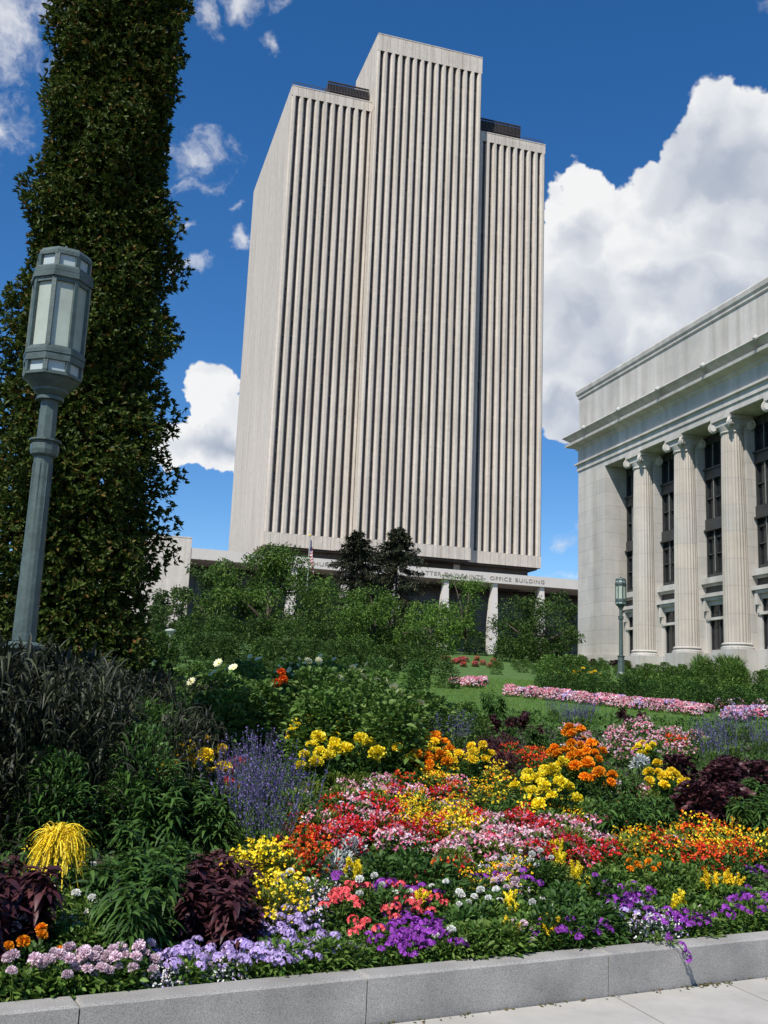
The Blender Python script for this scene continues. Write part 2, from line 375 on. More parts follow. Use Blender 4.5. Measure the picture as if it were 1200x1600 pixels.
# walk slabs as one sheet with sunk joints
wb = MB()
J = [(-30, -24)]
def slab(x0, x1, t0, t1):
    g = .006; P4 = [(x0+g, kerb_y(x0+g)+t0+g), (x1-g, kerb_y(x1-g)+t0+g), (x1-g, kerb_y(x1-g)+t1-g), (x0+g, kerb_y(x0+g)+t1-g)]
    wb.prism(P4, -.04, 0.0)
edges = [-22, -16, -10, -6, -3.6, -1.9, -.35, 1.35, 3.20, 4.08, 5.9, 7.6, 9.4, 13, 20, 30]
for a, b in zip(edges[:-1], edges[1:]):
    for t0, t1 in ((-1.6, -.012), (-3.2, -1.6), (-4.8, -3.2), (-9, -4.8)): slab(a, b, t0, t1)
wo = wb.obj('sidewalk', M['walk']); tag(wo, kind='structure')
jb = MB(); jb.prism([(-22, kerb_y(-22)-9), (30, kerb_y(30)-9), (30, kerb_y(30)-.005), (-22, kerb_y(-22)-.005)], -.045, -.012); jo = jb.obj('sidewalk_joints', M['soil']); tag(jo, kind='structure')
# kerb of granite blocks
KH = .235
kb = MB(); kx = [-9, -7.2, -5.4, -3.6, -1.75, .17, 1.60, 3.17, 4.75, 6.4, 8.2, 10, 12, 14]
for a, b in zip(kx[:-1], kx[1:]):
    g = .0035; c = .012
    A = [(a+g, kerb_y(a+g)), (b-g, kerb_y(b-g)), (b-g-.03, kerb_y(b-g)+.16), (a+g-.03, kerb_y(a+g)+.16)]
    kb.prism(A, -.05, KH-c)
    T = [(a+g+c, kerb_y(a+g)+c), (b-g-c, kerb_y(b-g)+c), (b-g-.03-c, kerb_y(b-g)+.16-c), (a+g-.03+c, kerb_y(a+g)+.16-c)]
    kb.prism(A, KH-c, KH, top=T)
ko = kb.obj('kerb', M['kerb']); tag(ko, kind='structure')
# lawn and far plaza, each a sheet above the soil
def patch(name, poly_x, poly_y, m, lift):
    X, Y = np.meshgrid(np.linspace(0, 1, 40), np.linspace(0, 1, 40))
    x0, x1 = poly_x; XX = x0+(x1-x0)*X; YY = poly_y(XX)[0]*(1-Y)+poly_y(XX)[1]*Y
    V = np.stack([XX, YY, G(XX, YY)+lift], -1).reshape(-1, 3); i, j = np.meshgrid(np.arange(39), np.arange(39)); a = (j*40+i).ravel()
    o = mobj(name, mesh_np(name, V, np.stack([a, a+1, a+41, a+40], 1), [m], smooth=True)); tag(o, kind='structure')
patch('lawn', (-60, 60), lambda x: (np.full_like(x, 17.), np.full_like(x, 61.9)), M['lawn'], .02)
patch('plaza', (-60, 120), lambda x: (np.full_like(x, 62.), np.full_like(x, 320.)), M['plaza'], .03)

# ------------------------------------------------------------------ the office tower
B = (58.0, 190.0, float(G(58, 190)))
tw = thing('office_tower', 'tall pale concrete office tower with narrow dark vertical window slits and stepped top', 'tower', B)
YW, YC, YB = 180.0, 177.6, 225.5
XL, XA, XC, XR = 30.95, 47.63, 70.62, 86.55
ZB = 29.95
wall = MB(); REC = .95
def wing(x0, x1, yf, zt, zs0, zs1, slits):
    """front of piers between slits, plus solid core behind"""
    wall.box((x0, yf+REC, ZB), (x1, YB, zt-.9))
    hw = .30; cur = x0
    ed = [(s-hw, s+hw) for s in slits]
    spans = []; a = x0
    for l, r in ed: spans.append((a, l)); a = r
    spans.append((a, x1))
    for l, r in spans:
        wd = r-l
        if wd > .3:
            c = min(.26, wd*.27)
            wall.prism([(l, yf+REC), (l, yf+.32), (l+c, yf), (r-c, yf), (r, yf+.32), (r, yf+REC)][::1], zs0, zs1)
    # parapet and base bands, jointed over every slit
    for (za, zb) in ((zs1, zt), (ZB, zs0)):
        prev = x0
        cuts = [s for s in slits]+[x1]
        for cx in cuts:
            l, r = prev+.03, cx-.03
            if r-l > .1: wall.box((l, yf+.02, za), (r, yf+REC+.01, zb-.06 if za == zs1 else zb))
            prev = cx
        wall.box((x0, yf+.10, za), (x1, yf+REC+.02, zb-.1))
    wall.box((x0-.03, yf-.04, zt-.06), (x1+.03, yf+REC+.05, zt+.12))
slL = [32.2+1.625*i for i in range(10)]; slC = [48.62+1.593*i for i in range(14)]; slR = [72.55+1.585*i for i in range(9)]
wing(XL, XA-.002, YW, 123.1, 32.4, 121.0, slL)
wing(XC+.002, XR, YW, 121.9, 32.3, 119.8, slR)
def wing_center():
    global ZB
    wing(XA, XC, YC, 137.35, 32.3, 133.6, slC)
wing_center()
wall.obj('wall', M['concrete'], tw)
side = MB()
side.box((XL-.06, YW+.5, ZB+.01), (XL-.001, YB, 123.2)); side.box((XR+.001, YW+.5, ZB+.01), (XR+.06, YB, 122.0))
side.box((XL, YB-.5, 122.0), (XR, YB, 122.9))
side.box((XA-.05, YC+.5, 121.0), (XA-.001, 195, 137.45)); side.box((XA, 194.5, 136.0), (XC, 195, 137.4))
side.obj('side_wall', M['conc_panel'], tw)
floors = np.arange(33.0, 134, 3.66)
def strip(cx, yf, z0, z1):
    b = MB(); y = yf+REC-.12
    z = z0; k = 0
    while z < z1-.05:
        h = 2.35 if k % 2 == 0 else 1.31; zz = min(z1, z+h)
        if k % 2 == 0: b.box((cx-.292, y, z), (cx+.292, y+.1, zz-.02), 0)
        if k % 2 == 0 and random.random() < .22: b.box((cx-.28, y-.012, zz-random.choice([.7, 1.2, 1.9])), (cx+.28, y-.002, zz-.05), 2)
        else: b.box((cx-.292, y-.14, z), (cx+.292, y+.1, zz-.02), 1)
        z = zz; k += 1
    b.obj('window_strip', [M['glass_dark'], M['bronze'], M['blind']], tw)
for s in slL: strip(s, YW, 32.4, 121.0)
for s in slC: strip(s, YC, 32.3, 133.6)
for s in slR: strip(s, YW, 32.3, 119.8)
# roof louvres
for x0, x1, zt, zb in ((38.6, 47.3, 127.2, 122.2), (XC, 81.6, 126.4, 121.0)):
    b = MB(); y = YW+2.2
    b.box((x0, y+.3, zb), (x1, y+9, zt-.25), 0)
    n = int((x1-x0)/.32)
    for i in range(n+1):
        x = x0+(x1-x0)*i/n; b.box((x-.05, y, zb), (x+.05, y+.28, zt), 0)
    for z in (zb+1.2, zb+2.9, zt-.02): b.box((x0, y-.06, z), (x1, y+.3, z+.16), 1)
    b.obj('louvre_screen', [M['louvre'], M['bronze']], tw)
for x0, x1, zt in ((XL+.3, 38.5, 123.1), (81.7, XR-.3, 121.9)):
    b = MB()
    for i in range(7):
        x = x0+(x1-x0)*i/6; b.box((x-.05, YW+.9, zt), (x+.05, YW+1, zt+1.3))
    b.box((x0, YW+.9, zt+1.3), (x1, YW+1, zt+1.4)); b.box((x0, YW+.9, zt+.7), (x1, YW+1, zt+.76))
    b.obj('roof_railing', M['louvre'], tw)
rs = MB(); rs.box((XL+.9, YW+.9, ZB-.35), (XR-.5, YB-1, ZB-.004), 0); rs.box((XA+.3, YC+.7, ZB-.35), (XC-.3, YW+.897, ZB-.004), 0); rs.box((33, 182.5, 26), (84.8, 224, ZB-.36), 0); rs.box((58.6, 182.2, 27), (60.2, 182.49, ZB-.36), 1); rs.box((68.9, 182.2, 27), (70.2, 182.49, ZB-.36), 1); rs.obj('recessed_storey', [M['bronze'], M['fascia']], tw)
# podium: canopy, columns, dark hall, low wing
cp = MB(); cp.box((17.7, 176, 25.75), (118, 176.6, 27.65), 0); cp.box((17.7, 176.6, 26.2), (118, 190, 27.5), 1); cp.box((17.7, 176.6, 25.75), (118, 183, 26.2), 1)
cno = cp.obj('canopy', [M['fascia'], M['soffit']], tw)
def text_on(par, s, x0, x1, y, z, h, m, name='inscription'):
    cu = bpy.data.curves.new('t', 'FONT'); cu.body = s; cu.size = 1; cu.extrude = .02; cu.space_word = 1.6; cu.space_character = 1.12
    o = bpy.data.objects.new('t', cu); COL.objects.link(o); bpy.context.view_layer.update()
    dg = bpy.context.evaluated_depsgraph_get(); me = bpy.data.meshes.new_from_object(o.evaluated_get(dg)); bpy.data.objects.remove(o)
    n = len(me.vertices); a = np.empty(n*3, np.float32); me.vertices.foreach_get('co', a); a = a.reshape(-1, 3)
    w0, w1 = a[:, 0].min(), a[:, 0].max(); hh = .72
    out = np.stack([x0+(a[:, 0]-w0)/(w1-w0)*(x1-x0), y-.03-a[:, 2]*2, z+a[:, 1]/hh*h], 1)
    fc = [tuple(f.vertices) for f in me.polygons]; cx = np.array([out[list(f), 0].mean() for f in fc]); xs_ = np.sort(out[:, 0]); g = np.diff(xs_)
    cuts = [(xs_[k]+xs_[k+1])/2 for k in range(len(g)) if g[k] > .55]; bn = np.searchsorted(cuts, cx)
    for wi in range(len(cuts)+1):
        fs = [fc[k] for k in np.nonzero(bn == wi)[0]]; us = sorted({v for f in fs for v in f}); ix = {v: k for k, v in enumerate(us)}
        mw = bpy.data.meshes.new(name); mw.from_pydata([tuple(map(float, out[v])) for v in us], [], [tuple(ix[v] for v in f) for f in fs]); mw.materials.append(m)
        mobj(name, mw, par)
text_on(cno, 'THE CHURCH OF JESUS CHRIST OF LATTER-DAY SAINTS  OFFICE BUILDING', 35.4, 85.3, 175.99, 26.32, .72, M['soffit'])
for x in (35.9, 45.6, 55.3, 65.0, 74.9, 84.7):
    b = MB(); z0 = float(G(x, 177)); H = 25.9-z0
    pr = []
    for k in range(9):
        t = k/8; fl = max(0, t-.45)/.55; w_ = 1.7-.85*fl**1.3; d_ = 1.7-.6*fl; pr.append((w_, d_, z0+H*t))
    for (w0_, d0, za), (w1_, d1, zb) in zip(pr[:-1], pr[1:]):
        p = lambda w_, d_: [(x+.85-w_, 177.6-d_), (x+.85, 177.6-d_), (x+.85, 177.6), (x+.85-w_, 177.6)]
        b.prism(p(w0_, d0), za, zb-.004, top=p(w1_, d1))
    b.obj('column', M['fascia'], tw)
hb = MB(); hb.box((17.7, 189, 9.5), (118, 224, 26.2), 0)
for i in range(24): hb.box((20+i*4, 188.9, 10), (20.18+i*4, 189, 26), 1)
hb.box((17.7, 188.85, 18.5), (118, 189, 19.0), 1)
hb.obj('glazed_hall', [M['glass_dark'], M['bronze']], tw)
lw = MB(); lw.box((-6, 175.9, 9), (17.66, 214, 29.3), 0); lw.box((-6.05, 175.85, 29.3), (17.7, 214, 29.5), 0); lw.obj('low_wing', M['conc_panel'], tw)

# ------------------------------------------------------------------ the columned building
B2 = (36.0, 40.0, 5.0); ad = thing('stone_office_building', 'grey granite building with fluted ionic columns and deep cornice at the right edge', 'building', B2)
Y0, Y1 = 12.0, 57.05; X0 = 30.0
b = MB()
b.box((X0, 53.65, 2.2), (X0+1.5, Y1, 16.72)); b.box((X0+1.5, Y1-1, 2.2), (60, Y1-.003, 16.72))
b.box((X0-.12, 53.55, 2.0), (X0+1.4, Y1+.12, 5.25)); b.obj('corner_pier', M['granite'], ad)
def profile(pts, name, m, y0=Y0, y1=Y1, extra=True):
    """pts: list (out, z) up the wall; extruded along the west face and returned along the north end"""
    bb = MB(); n = len(pts); vs = []
    for o_, z in pts: vs.append((X0-o_, y0, z))
    for o_, z in pts: vs.append((X0-o_, y1+o_, z))
    for o_, z in pts: vs.append((62, y1+o_, z))
    fs = [(i, i+1, n+i+1, n+i) for i in range(n-1)]+[(n+i, n+i+1, 2*n+i+1, 2*n+i) for i in range(n-1)]
    bb.add(vs, fs); return bb.obj(name, m, ad)
profile([(-2, 16.72), (0, 16.72), (0, 17.08), (.07, 17.08), (.07, 17.44), (.20, 17.48), (.20, 17.60), (0.0, 17.62), (-.5, 17.62)], 'architrave', M['granite_p'])
profile([(0.02, 17.60), (0.02, 18.45), (-.3, 18.46)], 'frieze', M['granite_p'])
profile([(0.0, 18.42), (.14, 18.5), (.16, 18.62), (.64, 18.74), (.66, 18.90), (.34, 18.92), (.38, 19.04), (.80, 19.36), (.78, 19.43), (-.2, 19.62)], 'cornice', M['granite_p'])
profile([(-.03, 19.5), (-.03, 21.92), (.05, 21.98), (.05, 22.12), (.13, 22.22), (.16, 22.45), (.10, 22.56), (-.6, 22.6)], 'attic', M['granite_p'])
rf = MB(); rf.box((X0+.3, Y0, 21), (62, Y1-.3, 22.5)); rf.obj('roof', M['fascia'], ad)
colY = [50.35, 46.15, 41.95, 37.75, 33.55, 29.35, 25.15, 20.95]
for cy in colY:
    c = (X0+.66, cy); b = MB(); prof = [(.64, 5.35)]
    for k in range(9): t = k/8; prof.append((.635-.10*t*t, 5.45+(15.85-5.45)*t))
    b.lathe(prof, c, 48, 0, flute=.055)
    b2 = b.obj('column', M['granite_c'], ad)
    b = MB(); b.lathe([(.80, 5.02), (.80, 5.14), (.70, 5.2), (.76, 5.28), (.70, 5.36)], c, 32); b.box((c[0]-.86, cy-.86, .5), (c[0]+.8, cy+.86, 5.02)); q = b.obj('base', M['granite_p'], b2, absolute=False)
    # ionic capital with corner volutes
    b = MB(); b.lathe([(.56, 15.80), (.60, 15.86), (.56, 15.92), (.66, 16.2)], c, 32)
    b.box((c[0]-.74, cy-.74, 16.5), (c[0]+.7, cy+.74, 16.70)); b.box((c[0]-.62, cy-.66, 16.2), (c[0]+.6, cy+.66, 16.5))
    for sx in (-1, 1):
        for sy in (-1, 1):
            ctr = np.array([c[0]+sx*.60, cy+sy*.64, 16.22]); ax = np.array([sx*.707, sy*.707, 0]); tg = np.array([-sy*.707, sx*.707, 0])
            pts = []; rr = []
            for k in range(22):
                a = PI*.5+k*.42; r = .265*(1-k/24.); pts.append(ctr + ax*(math.cos(a)*r*-1) + np.array([0, 0, 1])*math.sin(a)*r); rr.append(.085*(1-k/40))
            b.tube(pts, rr, 6)
            b.tube([ctr-tg*.12, ctr-tg*.02, ctr+tg*.02, ctr+tg*.12], [.16, .22, .22, .16], 10)
    q = b.obj('capital', M['granite_p'], b2, absolute=False)
# wall, windows between pilasters
XWn = X0+1.45
b = MB(); pil = [55.2]+colY+[12.6]
for cy in colY: b.box((X0+1.02, cy-.62, .5), (XWn+.3, cy+.62, 16.72))
b.box((XWn+.3, Y0, .5), (60, Y1-1.003, 16.7)); b.obj('wall', M['granite'], ad)
sp = MB(); sp.box((X0+.02, Y0, 16.70), (XWn+.4, 53.6, 16.719)); sp.obj('colonnade_soffit', M['granite_p'], ad)
bays = [(51.05, 53.62)]+[(colY[i+1]+.64, colY[i]-.64) for i in range(len(colY)-1)]
for a, c in bays:
    z = MB(); x = XWn
    z.box((x+.22, a, 8.95), (x+.26, c, 16.7), 0)
    win = z.obj('tall_window', [M['pane']], ad)
    f = MB()
    for zz, h, pr_ in ((8.9, .28, .12), (11.55, .55, .22), (14.25, .5, .2), (16.2, .4, .1), (11.45, .1, .32), (14.75, .1, .3), (11.05, .12, .1)):
        f.box((x+.2-pr_, a, zz), (x+.24, c, zz+h), 0)
    n = 4
    for i in range(n+1):
        y = a+(c-a)*i/n; f.box((x+.06, y-.05, 8.9), (x+.215, y+.05, 16.6), 0)
        if 0 < i < n: f.box((x+.03, y-.018, 9.3), (x+.055, y+.018, 16.1), 1)
    for zz in (10.2, 13.2): f.box((x+.1, a, zz), (x+.21, c, zz+.06), 0)
    f.obj('frame', [M['frame_dark'], M['mullion_hi']], win, absolute=False)
    s = MB()
    s.box((x-.34, a, 8.62), (x+.2, c, 8.93)); s.box((x-.2, a, 8.50), (x+.18, c, 8.615)); s.box((x-.02, a, 8.1), (x+.18, c, 8.49), 1)
    s.box((x-.42, a+.02, 7.9), (x+.2, c-.02, 8.09)); s.box((x-.3, a+.15, 7.74), (x+.2, c-.15, 7.895))
    w0 = (a+c)/2
    yl, yr = a+.35, c-.35
    s.box((x-.12, a, 4.3), (x+.2, yl, 7.74)); s.box((x-.12, yr, 4.3), (x+.2, c, 7.74)); s.box((x-.10, yl, 7.5), (x+.2, yr, 7.735)); s.box((x-.2, yl-.1, 6.72), (x+.2, yr+.1, 6.86))
    for yy in (yl-.12, yr+.12): s.prism([(x-.34, yy-.1), (x+.1, yy-.1), (x+.1, yy+.1), (x-.34, yy+.1)], 7.2, 7.73); s.prism([(x-.22, yy-.08), (x+.1, yy-.08), (x+.1, yy+.08), (x-.22, yy+.08)], 6.8, 7.2)
    s.box((x-.25, a, .5), (x+.2, c, 5.05))
    s.obj('sill', [M['granite_p'], M['frame_dark']], win, absolute=False)
    g = MB(); g.box((x+.05, yl, 5.05), (x+.1, yr, 7.5), 0)
    for i in range(4):
        y = yl+(yr-yl)*i/3; g.box((x-.02, y-.035, 5.05), (x+.045, y+.035, 7.5), 1)
    g.obj('lower_window', [M['pane'], M['frame_dark']], ad)
for cy in colY[:5]+[54.6]:
    b = MB(); b.lathe([(.01, 19.22), (.08, 19.24), (.13, 19.33), (.11, 19.44), (.05, 19.5), (.01, 19.52)], (X0-.82, cy+.2), 10)
    b.tube([(X0-.85, cy+.2, 19.36), (X0-1.0, cy+.2, 19.34)], [.06, .04], 6); b.obj('lion_head', M['white_post'], ad, smooth=True)

# ------------------------------------------------------------------ street lamps
def lamp_post(loc, label, base_drop):
    """drawn with local z: 0 at the flange below the post"""
    t = thing('street_lamp', label, 'street lamp', loc, 0, None)
    r0 = PI/8+.16
    b = MB(); b.lathe([(.20, -base_drop), (.20, -base_drop+.25), (.165, -base_drop+.32), (.155, -.10), (.15, -.06)], (0, 0), 8, rot=r0)
    b.obj('pedestal', M['lamp_metal'], t, absolute=False)
    b = MB(); b.lathe([(.14, -.055), (.18, -.03), (.18, .0), (.14, .02), (.112, .03)], (0, 0), 16, rot=r0); b.obj('flange', M['lamp_metal'], t, absolute=False)
    b = MB(); b.lathe([(.100, .035), (.082, 1.62), (.082, 1.66)], (0, 0), 16, rot=r0, flute=.0)
    for k in range(8):
        a = r0+PI/4*k; b.box((math.cos(a)*.086-.004, math.sin(a)*.086-.004, .3), (math.cos(a)*.086+.004, math.sin(a)*.086+.004, 1.6))
    b.obj('post', M['lamp_metal'], t, absolute=False)
    b = MB(); b.lathe([(.092, 1.661), (.115, 1.68), (.125, 1.72), (.125, 1.77), (.105, 1.78), (.105, 1.79), (.14, 1.80), (.14, 1.815), (.09, 1.825)], (0, 0), 12, rot=r0); b.obj('collar', M['lamp_metal'], t, absolute=False)
    b = MB(); b.lathe([(.082, 1.826), (.078, 2.18)], (0, 0), 8, rot=r0); b.obj('neck', M['lamp_metal'], t, absolute=False)
    b = MB(); b.lathe([(.12, 2.181), (.12, 2.21), (.10, 2.22), (.15, 2.26), (.15, 2.275), (.235, 2.36)], (0, 0), 24, rot=r0); bw = b.obj('bowl', M['lamp_metal'], t, absolute=False)
    # lantern: rings of octagon sections, glass, mullions
    def ring(bb, ra, rb, z0, z1, h=.03):
        for k in range(8):
            a0, a1 = r0+PI/4*k, r0+PI/4*(k+1)
            p = [(ra*math.cos(a0), ra*math.sin(a0)), (ra*math.cos(a1), ra*math.sin(a1)), ((ra-h)*math.cos(a1), (ra-h)*math.sin(a1)), ((ra-h)*math.cos(a0), (ra-h)*math.sin(a0))]
            q = [(rb*math.cos(a0), rb*math.sin(a0)), (rb*math.cos(a1), rb*math.sin(a1)), ((rb-h)*math.cos(a1), (rb-h)*math.sin(a1)), ((rb-h)*math.cos(a0), (rb-h)*math.sin(a0))]
            bb.prism(p, z0, z1, top=q)
    def posts(bb, r, z0, z1, wd):
        for k in range(8):
            a = r0+PI/4*k; n = np.array([math.cos(a), math.sin(a)]); s_ = np.array([-n[1], n[0]])
            P = [n*r-s_*wd, n*r+s_*wd, n*(r-.05)+s_*wd*.8, n*(r-.05)-s_*wd*.8]; bb.prism([tuple(p) for p in P][::-1], z0, z1)
    b = MB()
    b.lathe([(.235, 2.361), (.262, 2.375), (.262, 2.40), (.25, 2.405)], (0, 0), 8, rot=r0)
    posts(b, .262, 2.40, 2.50, .02); ring(b, .272, .272, 2.50, 2.56); ring(b, .278, .278, 2.565, 2.60); ring(b, .27, .262, 2.60, 2.635)
    posts(b, .262, 2.63, 3.27, .019); ring(b, .262, .262, 3.24, 3.28)
    ring(b, .282, .282, 3.28, 3.33); ring(b, .276, .276, 3.335, 3.375); ring(b, .262, .25, 3.38, 3.40)
    posts(b, .245, 3.395, 3.51, .022); b.lathe([(.25, 3.505), (.25, 3.54), (.225, 3.575), (.10, 3.61), (.04, 3.62)], (0, 0), 8, rot=r0)
    cg = b.obj('lantern', M['lamp_metal'], t, absolute=False)
    b = MB(); b.lathe([(.235, 2.632), (.235, 3.245)], (0, 0), 8, rot=r0); b.obj('glass', M['lamp_glass'], cg, absolute=False)
    b = MB(); b.lathe([(.238, 2.41), (.238, 2.50)], (0, 0), 8, rot=r0); b.obj('opal_panel', M['lamp_panel'], cg, absolute=False); b = MB(); b.lathe([(.225, 3.402), (.225, 3.504)], (0, 0), 8, rot=r0); b.obj('opal_panel', M['lamp_panel'], cg, absolute=False)
    b = MB(); b.lathe([(.04, 3.621), (.05, 3.635), (.02, 3.66), (.008, 3.68)], (0, 0), 12); b.obj('finial', M['lamp_metal'], t, absolute=False, smooth=True)
    return t
LX, LY = -.43, 9.21
lamp_post((LX, LY, 2.0), 'large green-grey octagonal lantern on a post in front of the columnar tree', 2.0-float(G(LX, LY))+.05)
p = on_y(970, 925, 41.5); gz2 = float(G(p[0], 41.5))
lamp_post((p[0], 41.5, gz2+1.02), 'small distant green lamp post in front of the granite columns', 1.05)

# ------------------------------------------------------------------ foliage materials
def lm(n, *a, **k): M[n] = leafmat(n, *a, **k)
lm('oak', (.018, .036, .006), (.072, .104, .016), (.15, .07, .02), rough=.5, trans=.2, spec=.15, p2=.86)
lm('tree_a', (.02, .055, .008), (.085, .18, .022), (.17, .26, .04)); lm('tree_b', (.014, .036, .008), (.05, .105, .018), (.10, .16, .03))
lm('conifer', (.018, .03, .016), (.04, .055, .026), (.10, .08, .045), trans=.1)
lm('shrub', (.04, .09, .015), (.09, .175, .03), (.17, .25, .06)); lm('leaf_dark', (.022, .06, .012), (.055, .12, .022), (.09, .17, .035))
lm('leaf_mid', (.045, .10, .015), (.10, .19, .03), (.19, .27, .06)); lm('leaf_lime', (.08, .13, .015), (.16, .22, .03), (.24, .26, .05))
lm('leaf_blue', (.05, .085, .05), (.09, .14, .08), (.13, .18, .11)); lm('leaf_rusty', (.07, .055, .015), (.12, .12, .03), (.17, .09, .03))
lm('silver', (.32, .35, .34), (.5, .52, .5), (.62, .63, .6), trans=.1); lm('maroon', (.025, .010, .014), (.055, .018, .024), (.095, .035, .035), rough=.4, trans=.12)
lm('blackgrass', (.012, .013, .009), (.026, .032, .016), (.075, .085, .042), rough=.5, trans=.1, spec=.28)
lm('grass', (.07, .15, .018), (.11, .21, .025), (.16, .25, .04))
lm('yellow', (.80, .52, .01), (.90, .66, .02), (.92, .75, .10), trans=.15, spec=.2); lm('lemon', (.80, .60, .012), (.86, .70, .02), (.88, .78, .12), trans=.15, spec=.2)
lm('orange', (.80, .20, .005), (.85, .30, .01), (.90, .42, .02), trans=.15, spec=.2); lm('red', (.36, .008, .012), (.58, .016, .016), (.70, .05, .03), trans=.15, spec=.2)
lm('coral', (.75, .06, .07), (.80, .10, .12), (.85, .22, .18), trans=.15, spec=.2); lm('pink', (.66, .26, .30), (.76, .42, .42), (.80, .58, .54), trans=.2, spec=.2)
lm('rosepink', (.62, .08, .20), (.75, .22, .36), (.80, .48, .52), trans=.2, spec=.2); lm('palepink', (.70, .50, .56), (.78, .60, .66), (.80, .68, .72), trans=.2, spec=.2)
lm('white', (.74, .74, .66), (.80, .80, .74), (.82, .80, .78), trans=.2, spec=.2); lm('lilac', (.38, .26, .56), (.50, .37, .68), (.64, .52, .76), trans=.2, spec=.2)
lm('purple', (.17, .026, .26), (.30, .05, .42), (.42, .10, .52), trans=.2, spec=.2); lm('violet', (.07, .05, .17), (.14, .10, .30), (.26, .20, .42), trans=.15)
lm('scarlet', (.60, .05, .01), (.75, .12, .015), (.82, .28, .02), trans=.15, spec=.2)
lm('palelemon', (.75, .72, .35), (.80, .78, .45), (.82, .80, .60), trans=.2)

# ------------------------------------------------------------------ trees
def trunk_obj(t, pts, rad, limbs=()):
    b = MB(); b.tube(pts, rad, 9)
    for lp, lr in limbs: b.tube(lp, lr, 6)
    b.obj('trunk', M['bark'], t, absolute=False, smooth=True)
def columnar_tree(x, y, h, label):
    z0 = float(G(x, y)); t = thing('columnar_oak', label, 'tree', (x, y, z0))
    n = 1500; nb = NB()
    # upright branch tips, each with rosettes of leaves; outline swells unevenly
    lobes = rng.uniform(0, 2*PI, 120); lz = rng.uniform(.02, 1, 120)
    def rad(a, zt):
        base = np.interp(zt, [0, .06, .2, .4, .6, .75, .9, 1], [1.34, 1.42, 1.32, 1.14, 1.0, .84, .66, .2])
        bump = np.zeros_like(a)
        for la, lz_ in zip(lobes, lz):
            da = np.angle(np.exp(1j*(a-la))); bump = np.maximum(bump, np.exp(-(da/.30)**2-((zt-lz_)/.024)**2))
        return base*(.74+.33*bump)
    Ps = []; Ds = []
    K = 44000
    a = rng.uniform(0, 2*PI, K); zt = rng.uniform(0.0, 1, K)**.9; rr = rad(a, zt)
    depth = rng.uniform(0, 1, K)**1.5*.45; r = rr*(1-depth)
    c = np.stack([r*np.cos(a), r*np.sin(a), .2+zt*(h-.2)], 1) + rng.normal(0, .035, (K, 3))
    out = np.stack([np.cos(a), np.sin(a), rng.uniform(.3, 1.1, K)], 1); out = nrm(out)
    m = 6
    cc = np.repeat(c, m, 0); oo = np.repeat(out, m, 0); d = nrm(oo*.75+rng.normal(0, .62, (K*m, 3)))
    nb.add(blades(cc, d, rng.uniform(.05, .10, K*m), rng.uniform(.024, .045, K*m), 2, droop=.15, U=oo+rng.normal(0, .3, (K*m, 3))))
    K2 = 16000; a = rng.uniform(0, 2*PI, K2); zt = rng.uniform(0.01, .97, K2); r2 = rad(a, zt)*rng.uniform(.05, .72, K2); nb.add(blades(np.stack([r2*np.cos(a), r2*np.sin(a), .2+zt*(h-.2)], 1), sph(K2), rng.uniform(.14, .24, K2), rng.uniform(.07, .12, K2), 2))
    mobj('crown', nb.mesh('crown', M['oak']), t)
    limbs = []
    for i in range(26):
        a = rng.uniform(0, 2*PI); z1 = rng.uniform(.3, h*.8); q = np.array([math.cos(a), math.sin(a), 0]); e = min(.75, (h-z1)*.2)
        limbs.append(([(0, 0, z1), tuple(q*e*.6+[0, 0, z1+.7]), tuple(q*e+[0, 0, z1+2.0])], [.07, .045, .015]))
    trunk_obj(t, [(0, 0, -.2), (.02, 0, h*.4), (0, .03, h*.95)], [.2, .14, .03], limbs)
    return t
p0 = on_y(112, 1000, 13.6)
columnar_tree(p0[0]-.16, 13.6, 15.5, 'tall dark columnar tree with rusty leaf tips behind the big lamp')

